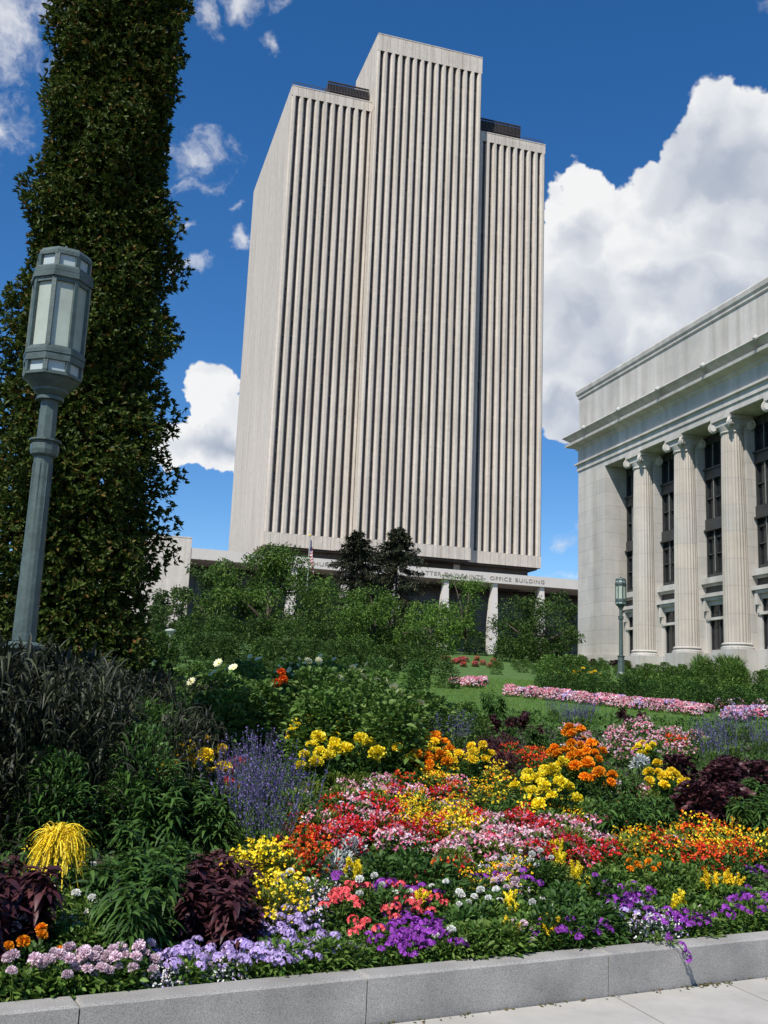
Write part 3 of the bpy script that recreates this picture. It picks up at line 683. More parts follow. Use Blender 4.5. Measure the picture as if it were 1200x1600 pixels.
def round_tree(x, y, h, w, label, m='tree_a', leaf=.22, n=9000, th=.3, lobes=None, flat=1.0, pad=.7, name='leafy_tree', group=None, seedv=0, crown0=.22):
    r_ = np.random.default_rng(100+seedv)
    z0 = float(G(x, y)); t = thing(name, label, 'tree', (x, y, z0), 0, group)
    k = lobes or 16; cen = []; R_ = []
    cz0 = h*crown0
    for i in range(k):
        a = r_.uniform(0, 2*PI); q = r_.uniform(0, 1)**.5; zz = r_.uniform(0, 1)
        rm = (w/2)*(.55+.45*math.sin(PI*min(1, max(.15, zz*.9+.12))))*.78
        cen.append((q*rm*math.cos(a), q*rm*math.sin(a), cz0+(h-cz0)*(.1+.85*zz)*flat)); R_.append(w*r_.uniform(.08, .17))
    cen = np.array(cen); R_ = np.array(R_)
    i = r_.integers(0, k, n); d = sph(n); rad = R_[i]*(1-r_.uniform(0, 1, n)**2*.6)*(1+.12*np.sin(7*d[:, 0]+i)+.12*np.sin(9*d[:, 2]+2*i))
    P = cen[i]+d*rad[:, None]*np.array([1, 1, pad])
    fr = 15./w; nz = np.sin(P[:, 0]*fr*1.1+seedv)+np.sin(P[:, 1]*fr*.9+1.7*np.sin(P[:, 2]*fr))+np.sin(P[:, 2]*fr*1.6+1.3*np.sin(P[:, 0]*fr*2.1)); kp = nz > r_.uniform(-1.3, .3, n)
    P = P[kp]; d = d[kp]; n = len(P)
    D = nrm(d*.6+r_.normal(0, .8, (n, 3))+[0, 0, .1])
    nb = NB().add(blades(P, D, r_.uniform(.6, 1.3, n)*leaf, r_.uniform(.3, .55, n)*leaf, 2, droop=.25, U=d+r_.normal(0, .4, (n, 3))))
    mobj('crown', nb.mesh('crown', M[m]), t)
    limbs = []
    for j in range(7):
        c = cen[r_.integers(0, k)]; limbs.append(([(0, 0, h*.18), tuple(c*[.4, .4, .65]), tuple(c)], [th*.4, th*.25, th*.08]))
    trunk_obj(t, [(0, 0, -.3), (0.05, 0, h*.25), (0, .1, h*.6)], [th*.55, th*.42, th*.2], limbs)
    return t
def place(u, y): return on_y(u, 1000, y)[0]
def ztop(u, v, y): return on_y(u, v, y)[2]
def rt(u, v, y, wpx, label, **k):
    x = place(u, y); z1 = ztop(u, v, y); g = float(G(x, y)); return round_tree(x, y, z1-g, wpx/F*y*1.1, label, **k)
rt(415, 858, 68, 215, 'large rounded bright green tree left of the flagpole', m='tree_a', n=26000, leaf=.21, seedv=1, crown0=-.04, lobes=42)
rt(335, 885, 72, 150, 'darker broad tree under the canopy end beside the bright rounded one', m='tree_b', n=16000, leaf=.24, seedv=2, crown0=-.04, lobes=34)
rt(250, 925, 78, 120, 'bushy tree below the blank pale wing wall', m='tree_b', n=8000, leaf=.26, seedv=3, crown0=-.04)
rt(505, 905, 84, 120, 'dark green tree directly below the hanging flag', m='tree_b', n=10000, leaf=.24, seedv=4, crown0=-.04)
rt(585, 928, 52, 165, 'low spreading garden tree in front of the two conifers', m='tree_a', n=15000, leaf=.14, seedv=5, th=.22, crown0=-.02, lobes=42)
rt(672, 945, 55, 135, 'small airy tree just right of the conifers', m='tree_a', n=9000, leaf=.14, seedv=6, th=.18, crown0=.0, lobes=30)
rt(728, 903, 58, 130, 'slender tree in front of the straight white canopy column', m='tree_a', n=10000, leaf=.14, seedv=7, th=.2, crown0=.0, lobes=22)
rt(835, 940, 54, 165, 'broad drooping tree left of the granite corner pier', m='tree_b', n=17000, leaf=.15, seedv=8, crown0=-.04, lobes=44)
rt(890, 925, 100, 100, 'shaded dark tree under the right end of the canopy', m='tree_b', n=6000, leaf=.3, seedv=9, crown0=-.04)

def conifer(x, y, h, w, label, group=None, seedv=0):
    r_ = np.random.default_rng(300+seedv); z0 = float(G(x, y)); t = thing('conifer', label, 'tree', (x, y, z0), 0, group)
    nb = NB(); limbs = []
    for k in range(150):
        f = (k/150)**.85; zz = h*(.05+.93*f); a = k*2.4+r_.normal(0, .3); ln = (w/2)*(1-f)**.62*r_.uniform(.62, 1.12)+.25
        s = np.linspace(.1, 1, 16); q = np.array([math.cos(a), math.sin(a)])
        if r_.uniform() < .12: continue
        px = q[0]*ln*s; py = q[1]*ln*s; pz = zz-.34*ln*s+.20*ln*s*s*r_.uniform(.4, 1.6)
        C = np.stack([px, py, pz], 1); limbs.append(([C[0], C[8], C[15]], [.05, .03, .01]))
        m = 7; cc = np.repeat(C, m, 0)+r_.normal(0, .10, (16*m, 3)); dd = nrm(np.array([q[0], q[1], .05])+r_.normal(0, .65, (16*m, 3)))
        nb.add(blades(cc, dd, r_.uniform(.25, .55, 16*m), r_.uniform(.09, .2, 16*m), 2, droop=.2))
    mobj('crown', nb.mesh('crown', M['conifer']), t)
    trunk_obj(t, [(0, 0, -.3), (0, 0, h*.5), (0, 0, h*.98)], [.25, .15, .02], limbs)
y = 105
for u, v, wpx, lb, sd in ((556, 826, 190, 'dark conifer with the thinner pointed top, left of the pair', 1), (619, 822, 205, 'dark conifer with the fuller top, right of the pair', 2)):
    x = place(u-3, y+sd*3); conifer(x, y+sd*3, ztop(u, v, y+sd*3)-float(G(x, y+sd*3)), wpx/F*y, lb, None, sd)

# flagpole and limp flag
fy = 112.0; fx = on_y(481, 900, fy)[0]; fz = float(G(fx, fy)); ft = ztop(481, 838, fy)
t = thing('flagpole', 'slim grey flagpole rising behind the rounded tree', 'flagpole', (fx, fy, fz))
b = MB(); b.lathe([(.12, 0), (.09, (ft-fz)*.5), (.05, ft-fz)], (0, 0), 12); b.obj('pole', M['mullion_hi'], t, absolute=False, smooth=True)
b = MB(); b.lathe([(.02, ft-fz), (.13, ft-fz+.08), (.13, ft-fz+.16), (.02, ft-fz+.26)], (0, 0), 12); b.obj('finial', M['yellow'], t, absolute=False, smooth=True)
fw, fh, nu, nv = 3.6, 2.5, 60, 26
M['flag_red'] = plain('flag_red', (.42, .03, .035), .8, var=.05); M['flag_white'] = plain('flag_white', (.70, .68, .66), .8, var=.05); M['flag_blue'] = plain('flag_blue', (.02, .03, .12), .8, var=.05)
V = []; Fq = []; I = []
for j in range(nv+1):
    for i in range(nu+1):
        s = i/nu; v_ = j/nv                    # s away from hoist, v_ down the hoist
        ph = s*15; xx = .08+.46*s**.6*(.6+.4*v_)+.13*math.sin(ph)*s**.4; yy = .16*math.cos(ph*1.0+.8*v_)*min(1, s*3)
        zz = -v_*fh*(1-.15*s)-s**1.15*2.0
        V.append((fx+xx, fy-.1+yy, ft-.35+zz))
for j in range(nv):
    for i in range(nu):
        a = j*(nu+1)+i; Fq.append((a, a+1, a+nu+2, a+nu+1)); st = int(j/nv*13)
        I.append(2 if (i < nu*.4 and j < nv*7/13) else (0 if st % 2 == 0 else 1))
fo = mobj('flag', mesh_np('flag', V, Fq, [M['flag_red'], M['flag_white'], M['flag_blue']], I, True)); tag(fo, 'limp red and white striped flag with dark blue canton hanging on the pole', 'flag')
# white planter post and stones under the trees
p = on_y(265, 1005, 40); g = float(G(p[0], 40)); b = MB(); b.lathe([(.10, g), (.10, ztop(265, 991, 40)), (.21, ztop(265, 986, 40)), (.21, ztop(265, 984, 40)), (.02, ztop(265, 982, 40))], (p[0], 40), 12)
tag(b.obj('path_light', M['white_post']), 'short white path light in the shade behind the dark grasses', 'path light')
#PLANTS#
# ------------------------------------------------------------------ plants
def dome_pts(n, r, h, lo=.0, shell=.0):
    a = rng.uniform(0, 2*PI, n); q = rng.uniform(shell, 1, n)**.5; z = rng.uniform(lo, 1, n)
    rr = r*q*np.sqrt(np.clip(1-(z*.92)**2.4, 0, 1))
    return np.stack([rr*np.cos(a), rr*np.sin(a), z*h], 1)
def dome_fol(m, n, r, h, Ll, Lw, droop=.4, up=.5, seg=3, spread=.5, name='foliage', lo=.05, prof=None, fold=.25):
    P = dome_pts(n, r*.9, h*.88, lo); out = P.copy(); out[:, 2] *= .4; out = nrm(out)
    D = nrm(out+rng.normal(0, spread, (n, 3))+[0, 0, up]); L_ = rng.uniform(.55, 1.2, n)*Ll
    return NB().add(blades(P, D, L_, L_*Lw/Ll, seg, droop=droop, prof=prof, fold=fold)).mesh(name, M[m])
def pom(m, r, n=110, flat=.7, name='flower_head'):
    n = 130; fl = np.array([1, 1, max(flat, .8)]); D = sph(n, -.35); P = D*r*.48*fl
    T = nrm(D+rng.normal(0, .28, (n, 3))+[0, 0, .15])
    nb = NB().add(blades(P, T*fl, np.full(n, r*.5)*rng.uniform(.85, 1.12, n), r*.30, 2, prof=[.8, 1, .75], droop=.05, U=rng.normal(0, 1, (n, 3))))
    D = sph(40, -1); nb.add(blades(D*r*.1, D, r*.45, r*.5, 2, prof=[1, 1, .8], U=rng.normal(0, 1, (40, 3))))
    return nb.mesh(name, M[m])
def daisy(m, r, k=9, eye=None, name='flower_head'):
    a = np.arange(k)*2*PI/k+rng.uniform(0, .3); D = np.stack([np.cos(a), np.sin(a), np.full(k, .25)], 1)
    nb = NB().add(blades(D*r*.12, D, r, r*.62, 2, prof=[.5, 1, .5], U=np.tile([0, 0, 1.], (k, 1))))
    nb.add(blades(np.zeros((9, 3)), sph(9, .2), r*.25, r*.2, 2, prof=[1, 1, .6]), 1)
    return nb.mesh(name, [M[m], M[eye or m]])
def cluster(m, r, n=26, name='flower_head', fl=.3):
    C = sph(n, .05)*r*np.array([1, 1, .75]); nb = NB()
    for q in range(5):
        a = q*2*PI/5+rng.uniform(0, 1, n); Nn = nrm(C); T = nrm(np.cross(Nn, [.3, .2, .9])); Bt = np.cross(Nn, T)
        D = T*np.cos(a)[:, None]+Bt*np.sin(a)[:, None]+Nn*.25
        nb.add(blades(C, D, r*fl*rng.uniform(.85, 1.15, n), r*fl*.75, 2, prof=[.5, 1, .75], U=Nn, fold=.05))
    return nb.mesh(name, M[m])
def tiny(ms, n, r, h, s, lo=.55, k=4, name='blossoms', z0=0):
    P = dome_pts(n, r, h, lo, .1); P[:, 2] += z0; nb = NB(); pick = rng.integers(0, len(ms), n)
    for q in range(k):
        a = q*2*PI/k+rng.uniform(0, .8, n); Nn = nrm(P*np.array([1, 1, .6])+rng.normal(0, .25, (n, 3))+[0, -.25*r, .3*h]); T = nrm(np.cross(Nn, [.3, .2, .9])); Bt = np.cross(Nn, T)
        D = T*np.cos(a)[:, None]+Bt*np.sin(a)[:, None]+Nn*.3
        V, Fq = blades(P+[0, 0, s*.4], D, s*rng.uniform(.7, 1.2, n), s*.85, 2, prof=[.5, 1, .7], U=Nn, fold=.1)
        for mi in range(len(ms)):
            sel = np.repeat(pick == mi, len(Fq)//n)
            if q == 0 and mi == 0: pass
            nb.V.append(V) if mi == 0 else None
            nb.F.append(Fq[sel]+nb.n); nb.I.append(np.full(sel.sum(), mi))
        nb.n += len(V)
    return nb.mesh(name, [M[x] for x in ms])
def stems(m, P, name='stem', w=.006):
    P = np.array(P); B0 = P*np.array([.45, .45, .1]); D = P-B0; Lg = np.linalg.norm(D, axis=1)
    return NB().add(blades(B0, D, Lg, w, 2, prof=[1, 1, 1])).mesh(name, M[m])
PROTO = {}
def proto(kind, name, cat, build, variants=2):
    PROTO[kind] = dict(name=name, cat=cat, roots=[], used=[])
    for i in range(variants):
        t = thing(name, None, cat, (0, 0, -50)); build(t)
        PROTO[kind]['roots'].append(t); PROTO[kind]['used'].append(False)
def head_plant(fol, head, r, h, n, hs=(.85, 1.15), stem_m='leaf_mid', lift=.04):
    def b(t):
        mobj('foliage', fol(), t); hd = head() ; P = []
        for i in range(n):
            a = i*2.4+rng.uniform(0, .6); q = r*math.sqrt((i+.5)/n)*.95; z = h*(1-.45*(q/r)**2)+lift*rng.uniform(.3, 1.6); P.append((q*math.cos(a), q*math.sin(a), z))
        mobj('stems', stems(stem_m, P, 'stems'), t)
        for i, p in enumerate(P):
            o = mobj('flower_head', hd, t, p); s = rng.uniform(*hs); o.scale = (s, s, s); o.rotation_euler = (rng.uniform(-.45, .25)+p[1]*1.5*-1, rng.uniform(-.35, .35)+p[0]*1.5, rng.uniform(0, 6))
    return b
def tiny_plant(fol, bl):
    def b(t): mobj('foliage', fol(), t); o = mobj('blossoms', bl(), t); o['kind'] = 'stuff'
    return b
def solo(fol, name='foliage'):
    def b(t): mobj(name, fol(), t)
    return b
proto('zin_pink', 'zinnia_plant', 'flower plant', head_plant(lambda: dome_fol('leaf_mid', 230, .16, .20, .055, .028), lambda: pom('palepink', .034), .15, .21, 6))
proto('zin_white', 'zinnia_plant', 'flower plant', head_plant(lambda: dome_fol('leaf_mid', 230, .16, .22, .055, .026), lambda: pom('white', .03), .15, .23, 5))
proto('zin_orange', 'marigold_plant', 'flower plant', head_plant(lambda: dome_fol('leaf_dark', 230, .14, .20, .05, .02), lambda: pom('orange', .034), .12, .22, 4))
proto('mg_yellow', 'marigold_plant', 'flower plant', head_plant(lambda: dome_fol('leaf_dark', 420, .24, .42, .08, .03), lambda: pom('lemon', .084, 90, .8), .23, .42, 5, lift=.05))
proto('mg_gold', 'marigold_plant', 'flower plant', head_plant(lambda: dome_fol('leaf_dark', 420, .24, .40, .08, .03), lambda: pom('yellow', .070, 90, .8), .23, .40, 5, lift=.05))
proto('mg_orange', 'marigold_plant', 'flower plant', head_plant(lambda: dome_fol('leaf_dark', 420, .24, .42, .08, .03), lambda: pom('orange', .080, 90, .8), .23, .42, 5, lift=.05))
proto('vb_lilac', 'verbena_plant', 'flower plant', head_plant(lambda: dome_fol('leaf_mid', 260, .17, .14, .045, .018), lambda: cluster('lilac', .036), .17, .16, 7, lift=.03))
proto('vb_purple', 'verbena_plant', 'flower plant', head_plant(lambda: dome_fol('leaf_mid', 260, .17, .15, .045, .018), lambda: cluster('purple', .036), .17, .17, 6, lift=.03))
proto('geranium', 'geranium_plant', 'flower plant', head_plant(lambda: dome_fol('leaf_mid', 220, .16, .18, .05, .04), lambda: cluster('coral', .040, 22, fl=.38), .15, .21, 5))
proto('coreopsis', 'coreopsis_plant', 'flower plant', tiny_plant(lambda: dome_fol('leaf_lime', 420, .2, .30, .06, .012, .2, .7), lambda: tiny(['yellow', 'lemon'], 80, .21, .34, .017, .35, 6)))
proto('bg_red', 'begonia_plant', 'flower plant', tiny_plant(lambda: dome_fol('leaf_rusty', 260, .16, .20, .05, .035), lambda: tiny(['red', 'red', 'red', 'rosepink'], 84, .185, .245, .018, .4)))
proto('bg_scarlet', 'begonia_plant', 'flower plant', tiny_plant(lambda: dome_fol('leaf_mid', 280, .17, .235, .05, .03), lambda: tiny(['red', 'scarlet'], 70, .185, .26, .018, .4)))
proto('bg_pink', 'begonia_plant', 'flower plant', tiny_plant(lambda: dome_fol('leaf_mid', 270, .17, .215, .05, .03), lambda: tiny(['pink', 'rosepink', 'palepink'], 72, .185, .245, .018, .4)))
proto('mixed', 'lantana_plant', 'flower plant', tiny_plant(lambda: dome_fol('leaf_lime', 240, .18, .24, .05, .022), lambda: tiny(['yellow', 'orange', 'lemon'], 58, .20, .29, .016, .4)))
proto('petunia', 'petunia_plant', 'flower plant', tiny_plant(lambda: dome_fol('leaf_mid', 240, .34, .28, .09, .05), lambda: tiny(['rosepink', 'palepink', 'pink'], 150, .36, .33, .045, .25, 5)))
proto('petunia_l', 'petunia_plant', 'flower plant', tiny_plant(lambda: dome_fol('leaf_mid', 240, .34, .28, .09, .05), lambda: tiny(['lilac', 'rosepink', 'palepink'], 150, .36, .33, .045, .25, 5)))
proto('alyssum', 'alyssum_plant', 'flower plant', tiny_plant(lambda: dome_fol('leaf_blue', 260, .17, .14, .04, .015), lambda: tiny(['palepink', 'lilac', 'white'], 60, .18, .17, .012, .3)))
proto('dusty', 'dusty_miller', 'plant', solo(lambda: dome_fol('silver', 260, .14, .22, .075, .02, .3, .7)))
def salvia(t):
    n = 30; a = rng.uniform(0, 2*PI, n); q = .2*np.sqrt(rng.uniform(0, 1, n)); H = rng.uniform(.38, .62, n)
    B0 = np.stack([q*np.cos(a), q*np.sin(a), np.full(n, .1)], 1); D = nrm(np.stack([q*np.cos(a)*1.1, q*np.sin(a)*1.1, np.full(n, .8)], 1)+rng.normal(0, .06, (n, 3)))
    mobj('stems', NB().add(blades(B0, D, H, .005, 2, prof=[1, 1, .6])).mesh('stems', M['leaf_blue']), t)
    k = 16; tt = rng.uniform(.38, 1, (n, k)); P = (B0[:, None]+D[:, None]*(H[:, None]*tt)[..., None]).reshape(-1, 3)
    dd = rng.normal(0, 1, (n*k, 3)); dd[:, 2] = abs(dd[:, 2])*.8+.3
    o = mobj('flower_spikes', NB().add(blades(P, nrm(dd), .020, .011, 2, prof=[.8, 1, .5])).mesh('flower_spikes', M['violet']), t); o['kind'] = 'stuff'
    mobj('foliage', dome_fol('leaf_mid', 420, .24, .36, .085, .018, .2, .8), t)
proto('salvia', 'salvia_plant', 'flower plant', salvia)
def leafy(m, h, r, n, Ll, Lw, droop):
    def f():
        k = 7; nb = NB()
        for s_ in range(k):
            a0 = rng.uniform(0, 6.3); q = r*.5*math.sqrt(rng.uniform(0, 1)); B0 = np.array([q*math.cos(a0), q*math.sin(a0)]); hh = h*rng.uniform(.7, 1.0)
            c = n//k; z = rng.uniform(.12, 1, c)**.8*hh; a = rng.uniform(0, 2*PI, c); P = np.stack([B0[0]*(.5+.9*z/h), B0[1]*(.5+.9*z/h), z], 1)
            D = nrm(np.stack([np.cos(a), np.sin(a), rng.uniform(.15, .9, c)], 1)); L_ = Ll*rng.uniform(.6, 1.15, c)*(1.1-.35*z/h)
            nb.add(blades(P, D, L_, L_*Lw/Ll, 4, prof=[.25, .9, 1, .65, .05], droop=rng.uniform(.5, 1.3, c)*droop, U=np.tile([0, 0, 1.], (c, 1))+rng.normal(0, .25, (c, 3))))
            nb.add(blades(np.array([[B0[0]*.5, B0[1]*.5, 0]]), np.array([[B0[0]*.9, B0[1]*.9, hh]]), hh, .012, 2, prof=[1, 1, .7]))
        return nb.mesh('foliage', M[m])
    return f
proto('broad', 'broadleaf_plant', 'plant', solo(leafy('leaf_dark', .55, .24, 380, .17, .036, .8)))
proto('greengrass', 'dark_leafy_grass', 'grass clump', solo(lambda: dome_fol('leaf_dark', 900, .36, 1.0, .16, .022, .6, .5)))
proto('coleus', 'coleus', 'plant', solo(leafy('maroon', .50, .24, 340, .16, .062, .8)))
proto('perilla', 'perilla', 'plant', solo(lambda: dome_fol('maroon', 620, .34, .62, .10, .075, .5, .4)))
proto('tuft', 'purple_grass', 'grass clump', solo(lambda: dome_fol('maroon', 420, .22, .28, .22, .012, .7, .9)))
def blackg():
    nb = NB(); n = 620; P = dome_pts(n, .34, 1.06, 0); D = nrm(P*np.array([1.2, 1.2, .1])+rng.normal(0, .32, (n, 3))+[0, 0, .75])
    nb.add(blades(P, D, rng.uniform(.14, .34, n), rng.uniform(.012, .026, n), 4, prof=[.6, 1, .9, .6, .05], droop=rng.uniform(.3, 1.2, n)))
    k = 14; P = dome_pts(k, .2, .3, 0); nb.add(blades(P, nrm(P*[1, 1, .1]+rng.normal(0, .15, (k, 3))+[0, 0, 1]), rng.uniform(.7, 1.05, k), .009, 4, prof=[1, 1, .9, .7, .3], droop=.15))
    return nb.mesh('foliage', M['blackgrass'])
proto('black', 'dark_fountain_grass', 'grass clump', solo(blackg), 3)
proto('filler', 'bedding_plant', 'plant', solo(lambda: dome_fol('leaf_mid', 340, .2, .22, .06, .02, .4, .5)), 3)
proto('filler_d', 'bedding_plant', 'plant', solo(lambda: dome_fol('leaf_dark', 340, .2, .26, .07, .025, .4, .5)), 2)
proto('lime', 'bedding_plant', 'plant', solo(lambda: dome_fol('leaf_lime', 420, .2, .25, .06, .012, .2, .7)), 1)
def dahlia(headm):
    def b(t):
        mobj('foliage', dome_fol('shrub', 900, .55, 1.25, .13, .06, .5, .35, lo=.02), t); hd = daisy(headm, .055, 10, 'lemon'); P = []
        for i in range(4):
            a = rng.uniform(0, 6.3); q = rng.uniform(.1, .42); P.append((q*math.cos(a), q*math.sin(a)-.1, 1.28-.9*q*q+rng.uniform(-.25, .05)))
        for p in P:
            o = mobj('flower_head', hd, t, p); o.rotation_euler = (rng.uniform(.5, 1.2), rng.uniform(-.4, .4), rng.uniform(-.5, .5))
        mobj('stems', stems('shrub', P, 'stems', .01), t)
    return b
proto('dahlia', 'dahlia_shrub', 'shrub', dahlia('palelemon'), 2)
proto('shrubby', 'leafy_shrub', 'shrub', solo(lambda: dome_fol('shrub', 1000, .5, 1.1, .12, .055, .5, .35, lo=.02)), 2)
proto('shrubdeep', 'leafy_shrub', 'shrub', solo(lambda: dome_fol('tree_b', 800, .5, 1.0, .12, .055, .6, .35, lo=.02)), 2)  # darker leaves than the other shrubs: shade below the trees put into their colour
proto('shrubdark', 'leafy_shrub', 'shrub', solo(lambda: dome_fol('leaf_dark', 1000, .5, 1.0, .12, .05, .5, .35, lo=.02)), 2)
def dahlia_red(t):
    mobj('foliage', dome_fol('shrub', 700, .5, 1.2, .13, .06, .5, .35), t); hd = pom('scarlet', .075, 80, .8)
    for p in ((-.06, -.4, 1.1), (.09, -.42, 1.05), (.02, -.44, 1.2)): o = mobj('flower_head', hd, t, p); o.rotation_euler = (.8, 0, 0)
proto('dahlia_red', 'dahlia_shrub', 'shrub', dahlia_red, 1)
proto('ornament', 'tall_ornamental_grass', 'grass clump', solo(lambda: dome_fol('shrub', 700, .55, 1.2, .55, .03, .4, 1.2)), 1)
def celosia(sz):
    def b(t):
        mobj('foliage', leafy('leaf_mid', .42*sz, .12, 60, .16, .035, .8)(), t)
        n = 520; a = rng.uniform(0, 2*PI, n); e = rng.uniform(0, 1, n); D = nrm(np.stack([np.cos(a)*(.35+e), np.sin(a)*(.35+e), 1.1-e*.6], 1)); P = np.tile([0, 0, .46*sz], (n, 1))+rng.normal(0, .03, (n, 3))
        L_ = rng.uniform(.10, .24, n)*sz
        nb = NB().add(blades(P, D, L_, .009*sz, 5, prof=[1, 1.1, .9, 1.1, .9, .5], droop=rng.uniform(.7, 1.7, n), U=rng.normal(0, 1, (n, 3))))
        m2 = 5200; i = rng.integers(0, n, m2); t_ = rng.uniform(.2, 1, m2); dr = np.repeat(1.2, m2)
        C = P[i]+D[i]*(L_[i]*t_)[:, None]-np.array([0, 0, 1.])*(dr*L_[i]*t_*t_)[:, None]
        nb.add(blades(C, nrm(rng.normal(0, 1, (m2, 3))+[0, 0, -.2]), rng.uniform(.008, .018, m2)*sz, .007*sz, 2, prof=[1, 1, .4]))
        mobj('flower_plume', nb.mesh('flower_plume', M['yellow']), t)
    return b
proto('celosia_big', 'celosia', 'flower plant', celosia(1.0), 1)
def plume(ms):
    def b(t):
        mobj('foliage', dome_fol('leaf_lime', 150, .1, .2, .08, .018, .4, .7), t)
        for i in range(6):
            nb = NB(); n = 90; tt = rng.uniform(0, 1, n); P = np.stack([rng.normal(0, .008, n)*(1.2-tt), rng.normal(0, .008, n)*(1.2-tt), tt*.10], 1)
            nb.add(blades(P, nrm(rng.normal(0, .6, (n, 3))+[0, 0, .9]), .022, .009, 2, prof=[1, 1, .3])); a = rng.uniform(0, 6.3); q = rng.uniform(0, .09)
            o = mobj('flower_plume', nb.mesh('flower_plume', M[ms]), t, (q*math.cos(a), q*math.sin(a), .16+rng.uniform(0, .05))); o.rotation_euler = (rng.normal(0, .35), rng.normal(0, .35), 0)
    return b
proto('plume_y', 'celosia', 'flower plant', plume('lemon')); proto('plume_g', 'celosia', 'flower plant', plume('yellow'))

def plant(kind, x, y, s=1.0, label=None, group=None, rz=None, dz=0, tilt=0):
    p = PROTO[kind]; i = random.randrange(len(p['roots'])); loc = (x, y, float(G(x, y))+dz); rz = random.uniform(0, 6.28) if rz is None else rz
    if not p['used'][i]:
        p['used'][i] = True; r = p['roots'][i]; r.location = loc; r.rotation_euler = (tilt, tilt*.5, rz); r.scale = (s,)*3
        if label: r['label'] = label
        if group: r['group'] = group
        else:
            if 'group' in r: del r['group']
        return r
    q = dup(p['roots'][i], loc, rz, s, label, group, tilt)
    if not group and 'group' in q: del q['group']
    return q
def bed(kind, cx, cy, rx, ry, n, h, label, s=1.0, jit=1.1, dz=0, Y=None):
    """n plants whose tops stand in one patch of the bed"""
    kinds = kind if isinstance(kind, (list, tuple)) else [kind]
    for i in range(n):
        q = math.sqrt((i+.5)/n); a = i*2.39996+cx
        u = cx+rx*q*math.cos(a)+rx*jit*random.uniform(-1, 1)/math.sqrt(n); v = cy+ry*q*math.sin(a)+ry*jit*random.uniform(-1, 1)/math.sqrt(n)
        sc_ = s*random.uniform(.85, 1.15)
        if Y:
            y = random.uniform(*Y); e = on_y(u, v, y); x = e[0]; sc_ = min(max((e[2]-float(G(x, y)))/h, .45*s), 1.7*s)
        else: x, y = hit(u, v, h*sc_)
        if y < kerb_y(x)+.27: y = kerb_y(x)+.27+random.uniform(0, .05)
        plant(kinds[i % len(kinds)], x, y, sc_, label, label if n > 1 else None, dz=dz)

# back of the garden first: hedge band, pink row, lawn edge
bed(['shrubby', 'shrubdark', 'shrubby'], 1040, 1044, 180, 9, 60, 1.0, 'green perennial bushes in the border between the lawn and the granite building', 1.1, Y=(36, 52))
bed(['shrubby', 'dahlia'], 1120, 1040, 80, 10, 16, 1.1, 'leafy perennials with a few pale flowers in the border at the right edge', 1.0, Y=(33, 44))
bed('shrubby', 850, 1036, 75, 8, 20, 1.0, 'bright green bushes under the broad drooping tree', .8, Y=(38, 50))
lb = 'low dark hedge plants directly behind the pink flower row'
for k in range(46):
    u = 845+k*9.2; x, y = hit(u, 1068+.098*(u-800)-1, .3); y2 = y+1.0+random.uniform(0, 4.5)*(k % 3 > 0)+(k % 3)*.6; plant(['shrubdark', 'shrubdark', 'shrubby'][k % 3], x*y2/y, y2, random.uniform(.55, .8), lb, lb)
bed('ornament', 1130, 1008, 45, 8, 6, 1.9, 'tall feathery grasses in front of the third granite column', 1.0, Y=(36, 40))
bed('perilla', 955, 1029, 40, 3, 10, .7, 'dark burgundy bushes at the foot of the granite corner pier', 1.2, Y=(50, 53))
bed('bg_red', 730, 1041, 45, 4, 16, .26, 'red flowers in the bed below the straight white column', 2.6, Y=(44, 50))
bed('petunia', 735, 1060, 34, 2, 7, .3, 'pale pink flowers along the far left edge of the lawn', .8)
for k, (u, v) in enumerate([(800+i*9.4, 1068+.098*i*9.4) for i in range(33)]):
    for dv in ((-1,) if k % 3 else (-2, 4)):
        kd = ['petunia', 'petunia', 'petunia_l', 'petunia'][(k+(dv > 0)) % 4]
        x, y = hit(u+random.uniform(-3, 3), v+dv, .3); plant(kd, x, y, random.uniform(.58, .78), 'pink and lilac petunias in the long row along the lawn edge', 'pink and lilac petunias in the long row along the lawn edge')
bed('petunia_l', 1160, 1100, 40, 16, 10, .35, 'lilac and white petunias at the right end of the lawn', .9)
bed('salvia', 1140, 1135, 55, 20, 9, .55, 'greyish spiky salvia below the lilac petunias on the right', .9)
bed('shrubby', 885, 1040, 40, 6, 6, .6, 'small lime bushes beside the distant lamp post', .6, Y=(34, 38))
bed('mg_gold', 900, 1052, 30, 3, 5, .4, 'distant yellow flowers in the border left of the far lamp', .9, Y=(33.5, 35))
# shrubs left of centre
bed(['shrubdark', 'shrubby'], 300, 1040, 110, 14, 26, 1.1, 'dark leafy shrubs in the shade behind the fountain grass', 1.0, Y=(17, 27))
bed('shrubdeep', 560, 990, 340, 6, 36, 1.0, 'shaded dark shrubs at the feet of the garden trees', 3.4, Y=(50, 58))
bed(['shrubdeep'], 430, 1010, 260, 6, 56, 1.0, 'tall loose shrubs between the dahlias and the garden trees', 2.3, Y=(34, 46))  # dark leaf colour stands in for the shade under the tree crowns
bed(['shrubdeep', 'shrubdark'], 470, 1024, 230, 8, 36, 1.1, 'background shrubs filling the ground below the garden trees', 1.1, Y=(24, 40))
bed(['shrubdark', 'shrubby'], 330, 1065, 60, 20, 9, 1.0, 'dark leafy shrubs between the fountain grass and the dahlias', .85)
bed(['dahlia', 'shrubby', 'shrubdark', 'shrubby', 'shrubby'], 490, 1055, 165, 22, 26, 1.15, 'tall green dahlia shrubs with pale yellow flowers left of the lawn', .85)
bed(['dahlia', 'shrubby', 'shrubby'], 612, 1062, 60, 20, 9, 1.2, 'dahlia shrubs with cream flowers nearest to the lawn', .8)
bed('dahlia_red', 408, 1062, 2, 2, 1, 1.1, 'dahlia shrub with orange red blooms left of centre', .85)
